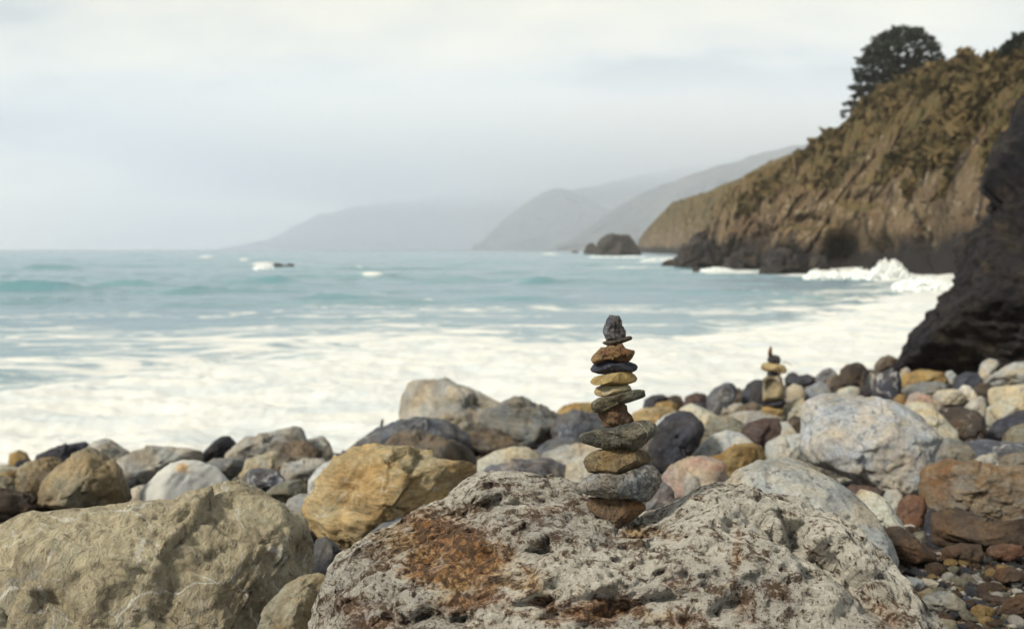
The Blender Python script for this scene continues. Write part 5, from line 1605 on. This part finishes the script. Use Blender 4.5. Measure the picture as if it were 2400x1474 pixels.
wts = [.34, .20, .12, .18, .07, .06, .03]
ZONES = [('against the flank of the pitted boulder', None), ('around the flat grey cobble on the gravel', (2208, 1412)), ('near the rusty brown cobble at the gravel corner', (2385, 1420)),
         ('below the rusty flat stones at the top of the gravel', (2290, 1330)), ('by the pale olive cobble at the frame bottom', (2200, 1475))]
picks = []
grid = [(x, y) for y in np.arange(1316, 1500, 13) for x in np.arange(2070, 2440, 17)]
for (x, y) in grid:
    px, py = x + rg.uniform(-8, 8), y + rg.uniform(-6, 6)
    edge_ = 2075 + (py - 1316) * .42
    if px < edge_ or len(picks) >= 240:
        continue
    k = rg.choice(len(PB), p=wts)
    size = float(np.clip(rg.lognormal(-3.65, .42), .012, .062))
    zone = 0 if px < edge_ + 45 else 1 + int(np.argmin([math.hypot(px - z[1][0], (py - z[1][1]) * 1.6) for z in ZONES[1:]]))
    picks.append((px, py, k, size, zone))
big = {}
for i, q in enumerate(picks):
    if q[3] > big.get((q[2], q[4]), (0, -1))[0]:
        big[(q[2], q[4])] = (q[3], i)
count = {}
for q in picks:
    count[(q[2], q[4])] = count.get((q[2], q[4]), 0) + 1
for i, (px, py, k, size, zone) in enumerate(picks):
    key, word, mat = PB[k]
    p = gpt(px, py)
    first = big[(k, zone)][1] == i
    one = count[(k, zone)] == 1
    lab = '%s%s pebble %s' % ('only ' if one else 'largest ' if first else 'smaller ', word, ZONES[zone][0])
    o = link('pebble', PEB[(key, rg.randint(3))], (p[0], p[1], float(beach(p[0], p[1])) + size * .25 - .03 + rg.uniform(0, .03)),
             lab, 'pebble', '%s pebbles %s' % (word, ZONES[zone][0]))
    o.scale = (size, size, size)
    o.rotation_euler = (rg.uniform(-.5, .5), rg.uniform(-.5, .5), rg.uniform(0, 6.3))
n_peb = len(picks)


def gravel():
    sv, sf = ico(1)
    Vs, Fs, mi, n0 = [], [], [], 0
    for _ in range(5200):
        near = rg.rand() < .6
        if near:
            px, py = rg.uniform(2030, 2440), rg.uniform(1290, 1560)
            p = gpt(px, py)
            r = rg.uniform(.006, .02)
        else:
            y = rg.uniform(4, 22)
            p = np.array([rg.uniform(-.62, .62) * y, y, 0])
            r = rg.uniform(.02, .06)
        c = np.array([p[0], p[1], float(beach(p[0], p[1])) + r * .3 - .02])
        sc = r * np.array([rg.uniform(.8, 1.4), rg.uniform(.8, 1.3), rg.uniform(.5, .8)])
        a = rg.uniform(0, 6.3)
        q = sv * (1 + .25 * rg.normal(size=(len(sv), 1))) * sc
        q = np.stack([q[:, 0] * math.cos(a) - q[:, 1] * math.sin(a), q[:, 0] * math.sin(a) + q[:, 1] * math.cos(a), q[:, 2]], 1)
        Vs.append(q + c)
        Fs.append(sf + n0)
        mi.append(np.full(len(sf), rg.choice(5, p=[.3, .25, .15, .2, .1])))
        n0 += len(sv)
    link('gravel', mesh_from('gravel', np.vstack(Vs), np.vstack(Fs), [M['dkrust'], M['slate'], M['pale'], M['olive'], M['brown']], False, mat_idx=np.concatenate(mi)), kind='stuff')




def cobbles():
    """the bed of small stones that the boulders lie in"""
    rg = np.random.RandomState(77)
    shapes = [pebble_mesh(300 + k, 2)[0] for k in range(14)]
    sf = ico(2)[1]
    Vs, Fs, mi, n0 = [], [], [], 0
    for _ in range(1900):
        y = 4.8 + 22 * rg.rand() ** 1.2
        x = rg.uniform(-.66, .72) * y
        if y > shore(x) - .5 or (y < 6.5 and x > 1.2):
            continue
        r = float(np.clip(rg.lognormal(-2.5, .45), .035, .19)) * (.8 if y < 8 else 1.0)
        q = shapes[rg.randint(14)] * r
        a, b = rg.uniform(0, 6.3), rg.uniform(-.4, .4)
        q = np.stack([q[:, 0] * math.cos(a) - q[:, 1] * math.sin(a), q[:, 0] * math.sin(a) + q[:, 1] * math.cos(a), q[:, 2]], 1)
        q = np.stack([q[:, 0] * math.cos(b) + q[:, 2] * math.sin(b), q[:, 1], -q[:, 0] * math.sin(b) + q[:, 2] * math.cos(b)], 1)
        Vs.append(q + (x, y, float(beach(x, y)) + r * .15 - .02))
        Fs.append(sf + n0)
        mi.append(np.full(len(sf), rg.choice(6, p=[.18, .2, .2, .18, .14, .1])))
        n0 += len(q)
    link('cobbles', mesh_from('cobbles', np.vstack(Vs), np.vstack(Fs), [M['brown'], M['slate'], M['beige'], M['olive'], M['greyslab'], M['cream']], True, mat_idx=np.concatenate(mi)), kind='stuff')


gravel()
cobbles()
